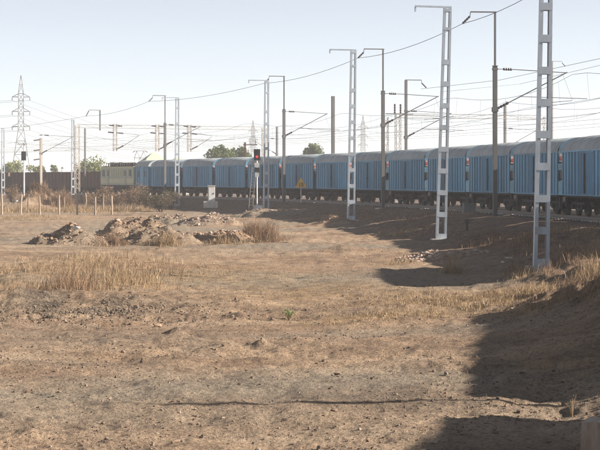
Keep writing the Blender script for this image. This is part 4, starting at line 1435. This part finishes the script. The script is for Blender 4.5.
# stone block at the lower right
X, Y = px(585, 19.4) + 0.30, 19.75
t = thing('stone_block', 'stained beige concrete block standing in the lower right corner', 'stone block', (X, Y, gz(X, Y)), -0.35)
mb = MB()
n = 7
vv, ff = [], []
for iz in range(n):
    for k in range(24):
        a = 2 * math.pi * k / 24 + math.pi / 4
        c_, s_ = math.cos(a), math.sin(a)
        q = 0.25 / max(abs(c_), abs(s_)) * (0.985 if iz < n - 1 else 0.95)
        vv.append((c_ * q + random.uniform(-.008, .008), s_ * q + random.uniform(-.008, .008), -0.2 + iz * (0.2 - 0.72 - gz(X, Y)) / (n - 1) + random.uniform(-.006, .006)))
for iz in range(n - 1):
    for k in range(24):
        ff.append((iz * 24 + k, iz * 24 + (k + 1) % 24, iz * 24 + 24 + (k + 1) % 24, iz * 24 + 24 + k))
ff.append(tuple((n - 1) * 24 + k for k in range(24)))
mb.add(vv, ff)
mb.obj('block', M_BLOCK, t)

# fence posts
for k, (c, hgt) in enumerate([(2, 1.75), (21, 1.62), (40, 1.6), (59, 1.65), (77, 1.6), (95, 1.5), (112, 1.55)]):
    Y = 151 + 0.35 * k
    X = px(c, Y)
    mb = MB()
    mb.tube([(0, 0, -0.3), (random.uniform(-.02, .02), 0, hgt * 0.5), (random.uniform(-.06, .06), 0, hgt), (random.uniform(-.06, .06), 0, hgt + 0.02)], [0.085, 0.08, 0.075, 0.045], 8)
    o = mb.obj('fence_post', M_WOOD)
    o.location = (X, Y, gz(X, Y))
    tag(o, 'wooden fence post, %s from the left in the near row' % ORD[k + 1], 'fence post', 'wooden fence posts')
for k, (c, hgt) in enumerate([(28, 1.7), (64, 1.3), (86, 1.75), (103, 1.7)]):
    Y = 166
    X = px(c, Y)
    o = MB().tube([(0, 0, -0.3), (0.02, 0, hgt * 0.6), (random.uniform(-.08, .08), 0, hgt)], [0.075, 0.07, 0.06], 7).obj('fence_post', M_WOOD)
    o.location = (X, Y, gz(X, Y))
    tag(o, 'thin fence post, %s from the left in the row behind' % ORD[k + 1], 'fence post', 'wooden fence posts')

# shed roofs behind the train
for (c, dep, w, zr, ze, lb) in ((154, 262, 2.2, 152.5, 165, 'small shed with pale green peaked roof behind the first wagons'), (178, 275, 1.7, 157.5, 164, 'smaller shed with low pale green roof right of the other')):
    X = px(c, dep)
    t = thing('shed', lb, 'shed', (X, dep, -0.5), 0.3)
    z1, z2 = pz(ze, dep) + 0.5, pz(zr, dep) + 0.5
    MB().box(-w, w, -w, w, 0, z1).obj('wall', M_CONC, t)
    e = w + 0.25
    MB().add([(-e, -e, z1), (e, -e, z1), (e, e, z1), (-e, e, z1), (-0.25, 0, z2), (0.25, 0, z2)], [(0, 1, 5, 4), (1, 2, 5), (2, 3, 4, 5), (3, 0, 4), (3, 2, 1, 0)]).obj('roof', M_GREENROOF, t)
    d = MB().box(-0.5, 0.5, -w - 0.03, -w - 0.002, 0, 2.0).obj('door', M_WOOD, t)


# ------------------------------------------------------------------ trees and shrubs
def leaf_cloud(cent, n, size, spread):
    """leaf-sized quads scattered about clump centres"""
    k = rng.integers(0, len(cent), n)
    d = rng.normal(0, 1, (n, 3))
    d /= np.linalg.norm(d, axis=1)[:, None]
    p = cent[k, :3] + d * (cent[k, 3] * rng.random(n) ** 0.45)[:, None] * spread
    a = rng.normal(0, 1, (n, 3))
    a /= np.linalg.norm(a, axis=1)[:, None]
    b = np.cross(a, rng.normal(0, 1, (n, 3)))
    b /= np.linalg.norm(b, axis=1)[:, None]
    s = (size * (0.6 + 0.8 * rng.random(n)))[:, None]
    v = np.stack([p - a * s * 0.5, p + b * s * 0.32, p + a * s * 0.5, p - b * s * 0.32], 1).reshape(-1, 3)
    f = np.arange(n * 4).reshape(n, 4)
    return v, f


def tree(label, x, y, z, H, rx, rz_, trunk=0.4, n=2600, leaf=0.34, mat=None, nc=26, name='tree', cat='tree', group='trees beyond the railway'):
    t = thing(name, label, cat, (x, y, z), 0, group)
    cz = H - rz_
    cent = []
    for k in range(nc):
        d = rng.normal(0, 1, 3)
        d /= np.linalg.norm(d)
        r = rng.random() ** 0.4 * 0.85
        cent.append((d[0] * r * rx, d[1] * r * rx, cz + d[2] * r * rz_ * 0.9, 0.30 * min(rx, rz_) * (0.7 + 0.7 * rng.random())))
    cent = np.array(cent)
    mb = MB()
    mb.tube([(0, 0, -0.4), (0.05 * rx, 0, cz * 0.5), (0.0, 0.05, cz)], [trunk, trunk * 0.75, trunk * 0.45], 8)
    for c in cent[:12]:
        st = Vector((0, 0, max(0.3, cz - rz_ * 0.7)))
        mb.tube([st, st.lerp(Vector(c[:3]), 0.5) + Vector((0, 0, 0.15 * rz_)), c[:3]], [trunk * 0.4, trunk * 0.25, trunk * 0.08], 5)
    mb.obj('trunk', M_BARK, t)
    v, f = leaf_cloud(cent, n, leaf, 1.25)
    place('crown', tri_mesh('crown', v, f, mat or M_LEAF), t)
    return t


def tree_px(label, c, top, wpx, dep, mat, n, foot=-1.0, rz_=None, **kw):
    X = px(c, dep)
    H = pz(top, dep) - foot
    rx = wpx / 2 / F * dep
    return tree(label, X, dep, foot, H, rx, rz_ or H * 0.47, mat=mat, n=n, **kw)


tree_px('broad dark olive tree behind the train, left half of its crown', 221, 145, 30, 300, M_LEAF, 5200, nc=40, rz_=2.0)
tree_px('olive tree joined to the right of the broad dark tree', 240, 147, 26, 305, M_LEAF, 3600, nc=30, rz_=1.9)
tree_px('round tree showing above the roofs left of the plain thick mast', 312, 143, 22, 330, M_LEAF, 3800, nc=28, rz_=2.0)
tree_px('broad yellow-green tree behind the tan portal columns', 94, 155, 38, 330, M_LEAFY, 5200, nc=40)
tree_px('yellow-green tree under the left leg of the big pylon', 12, 157, 22, 380, M_LEAFY, 3000, nc=26, leaf=0.4)
tree_px('small yellowish tree between pylon and tan mast', 36, 158, 20, 390, M_LEAFY, 2600, nc=22, leaf=0.4)
tree_px('small thin tree right of the tan insulator mast', 52, 158, 11, 390, M_LEAFY, 1300, nc=14, leaf=0.4)
tree_px('bare greyish sapling left of the thin lattice mast', 61, 160, 9, 390, M_LEAFB, 300, nc=16, leaf=0.3)


def shrub(label, x, y, H, R, mat, n, ns=26, leaf=0.10):
    z = gz(x, y)
    t = thing('shrub', label, 'shrub', (x, y, z), 0, 'dry shrubs before the locomotive')
    mb = MB()
    cent = []
    for k in range(ns):
        a = random.uniform(0, 6.28)
        r = R * random.uniform(0.25, 1.0)
        h = H * random.uniform(0.55, 1.0) * (1 - 0.35 * (r / R) ** 2)
        p = Vector((math.cos(a) * r, math.sin(a) * r, h))
        m_ = Vector((p.x * 0.4 + random.gauss(0, .08), p.y * 0.4, h * 0.55))
        mb.tube([(p.x * 0.12, p.y * 0.12, -0.1), m_, p], [0.03, 0.02, 0.008], 4, cap=False)
        for j in range(3):
            e = m_.lerp(p, random.uniform(0.2, 0.9))
            g = e + Vector((random.gauss(0, .25), random.gauss(0, .25), random.uniform(0.1, 0.5)))
            mb.tube([e, g], [0.012, 0.005], 3, cap=False)
            cent.append((g.x, g.y, g.z, 0.22 * H * 0.5))
        cent.append((p.x, p.y, p.z, 0.25 * H * 0.5))
        cent.append((m_.x, m_.y, m_.z, 0.25 * H * 0.6))
    mb.obj('stems', M_BARK, t)
    v, f = leaf_cloud(np.array(cent), n, leaf, 1.0)
    v[:, 2] = np.maximum(v[:, 2], 0.02)
    place('foliage', tri_mesh('foliage', v, f, mat), t)


SHR = [(104, 172, 2.5, 1.3, 'b', 1500, 'dry brown shrub rising before the front of the locomotive'),
       (118, 176, 2.1, 1.6, 'b', 2000, 'dense brown shrub beneath the locomotive cab'),
       (132, 174, 2.2, 1.5, 'b', 2200, 'dull brown shrub below the join of locomotive and van'),
       (147, 172, 2.0, 1.4, 'd', 2400, 'darker shrub below the short blue van'),
       (160, 166, 1.5, 1.3, 'd', 2600, 'low greenish dark shrub left of the dark mast foot'),
       (170, 176, 1.8, 1.4, 'd', 2200, 'dark shrub between dark mast and white lattice mast'),
       (90, 180, 1.6, 1.2, 'b', 1300, 'thin dry shrub left of the locomotive'),
       (141, 180, 2.9, 1.0, 'b', 900, 'tall straggly shrub reaching up before the blue van'),
       (12, 178, 1.4, 1.5, 'b', 1300, 'low brown shrub at the left edge behind the fence')]
for c, dep, H, R, mk, n, lb in SHR:
    shrub(lb, px(c, dep), dep, H, R, M_LEAFB if mk == 'b' else M_LEAFD, n)


# small plants in the field
def small_plant(label, x, y, H, n, mat, spread, name='small_plant', w=0.012):
    t = thing(name, label, 'plant', (x, y, gz(x, y)))
    st, lf = MB(), MB()
    for k in range(n):
        a = random.uniform(0, 6.28)
        e = Vector((math.cos(a) * spread * random.uniform(.3, 1), math.sin(a) * spread * random.uniform(.3, 1), H * random.uniform(.5, 1)))
        st.tube([(0, 0, -0.02), e * 0.55 + Vector((0, 0, 0.15 * H)), e], [0.004, 0.003, 0.002], 4, cap=False)
        for j in range(5):
            p = (e * (0.4 + 0.15 * j)) + Vector((random.gauss(0, .01), random.gauss(0, .01), 0.1 * H))
            b = random.uniform(0, 6.28)
            u = Vector((math.cos(b), math.sin(b), random.uniform(0, .8))) * w * 2.6
            s_ = Vector((-math.sin(b), math.cos(b), 0)) * w
            lf.add([p, p + u * .5 + s_, p + u, p + u * .5 - s_], [(0, 1, 2, 3)])
    st.obj('stems', M_STRAW, t)
    lf.obj('leaves', mat, t)


small_plant('small green plant alone on the bare field', px(289, 43), 43.4, 0.26, 26, M_GREEN, 0.22, w=0.02)
small_plant('green weed stalk in the foreground shadow', px(522, 21.3), 21.3, 0.42, 6, M_GREEN, 0.10, w=0.006)
small_plant('small weed stalk beside the green one in the shadow', px(531, 21.6), 21.6, 0.22, 5, M_LEAFY, 0.08, w=0.006)
small_plant('dry stalk standing in the shadow above the stone block', px(574, 26), 26.2, 0.34, 6, M_STRAW, 0.08, w=0.006)

# litter
for lb, c, dep, s, mt in (('white scrap lying on the shaded bank left of the nearest mast', 509, 64, 0.13, M_CONC), ('pale stone on the shaded bank beside the white scrap', 503, 61, 0.10, M_CONC),
                          ('flat pale stone lying on the field at left', 158, 40.6, 0.16, M_RUB), ('blue scrap of plastic beside the pinkish stones', 473, 70, 0.10, M_BLUEL),
                          ('white scrap lying in the grass below the nearest mast', 512, 41, 0.05, M_CONC), ('white scrap at the foot of the shrubby mound far left', 16, 178, 0.30, M_WHITE)):
    X = px(c, dep)
    me = STONE_ME[2].copy()
    me.materials.clear()
    me.materials.append(mt)
    o = place('litter' if 'scrap' in lb else 'rock', me, None, (X, dep, gz(X, dep) + s * 0.25), random.uniform(0, 3))
    o.scale = (s, s * 0.7, s * 0.45)
    tag(o, lb, 'litter' if 'scrap' in lb else 'rock')

# ------------------------------------------------------------------ hazy air
hm = bpy.data.materials.new('hazy_air')
hm.use_nodes = True
nt = hm.node_tree
for n_ in list(nt.nodes):
    if n_.type == 'BSDF_PRINCIPLED':
        nt.nodes.remove(n_)
pv = nt.nodes.new('ShaderNodeVolumePrincipled')
pv.inputs['Color'].default_value = (0.93, 0.95, 0.98, 1)
pv.inputs['Density'].default_value = 0.00045
pv.inputs['Anisotropy'].default_value = 0.25
nt.links.new(pv.outputs[0], nt.nodes['Material Output'].inputs['Volume'])
o = MB().box(-3300, 3300, -80, 2600, -4.0, 42.0).obj('haze', hm)
o['kind'] = 'stuff'
o['label'] = 'pale haze hanging over the whole railway yard'
o['category'] = 'haze'
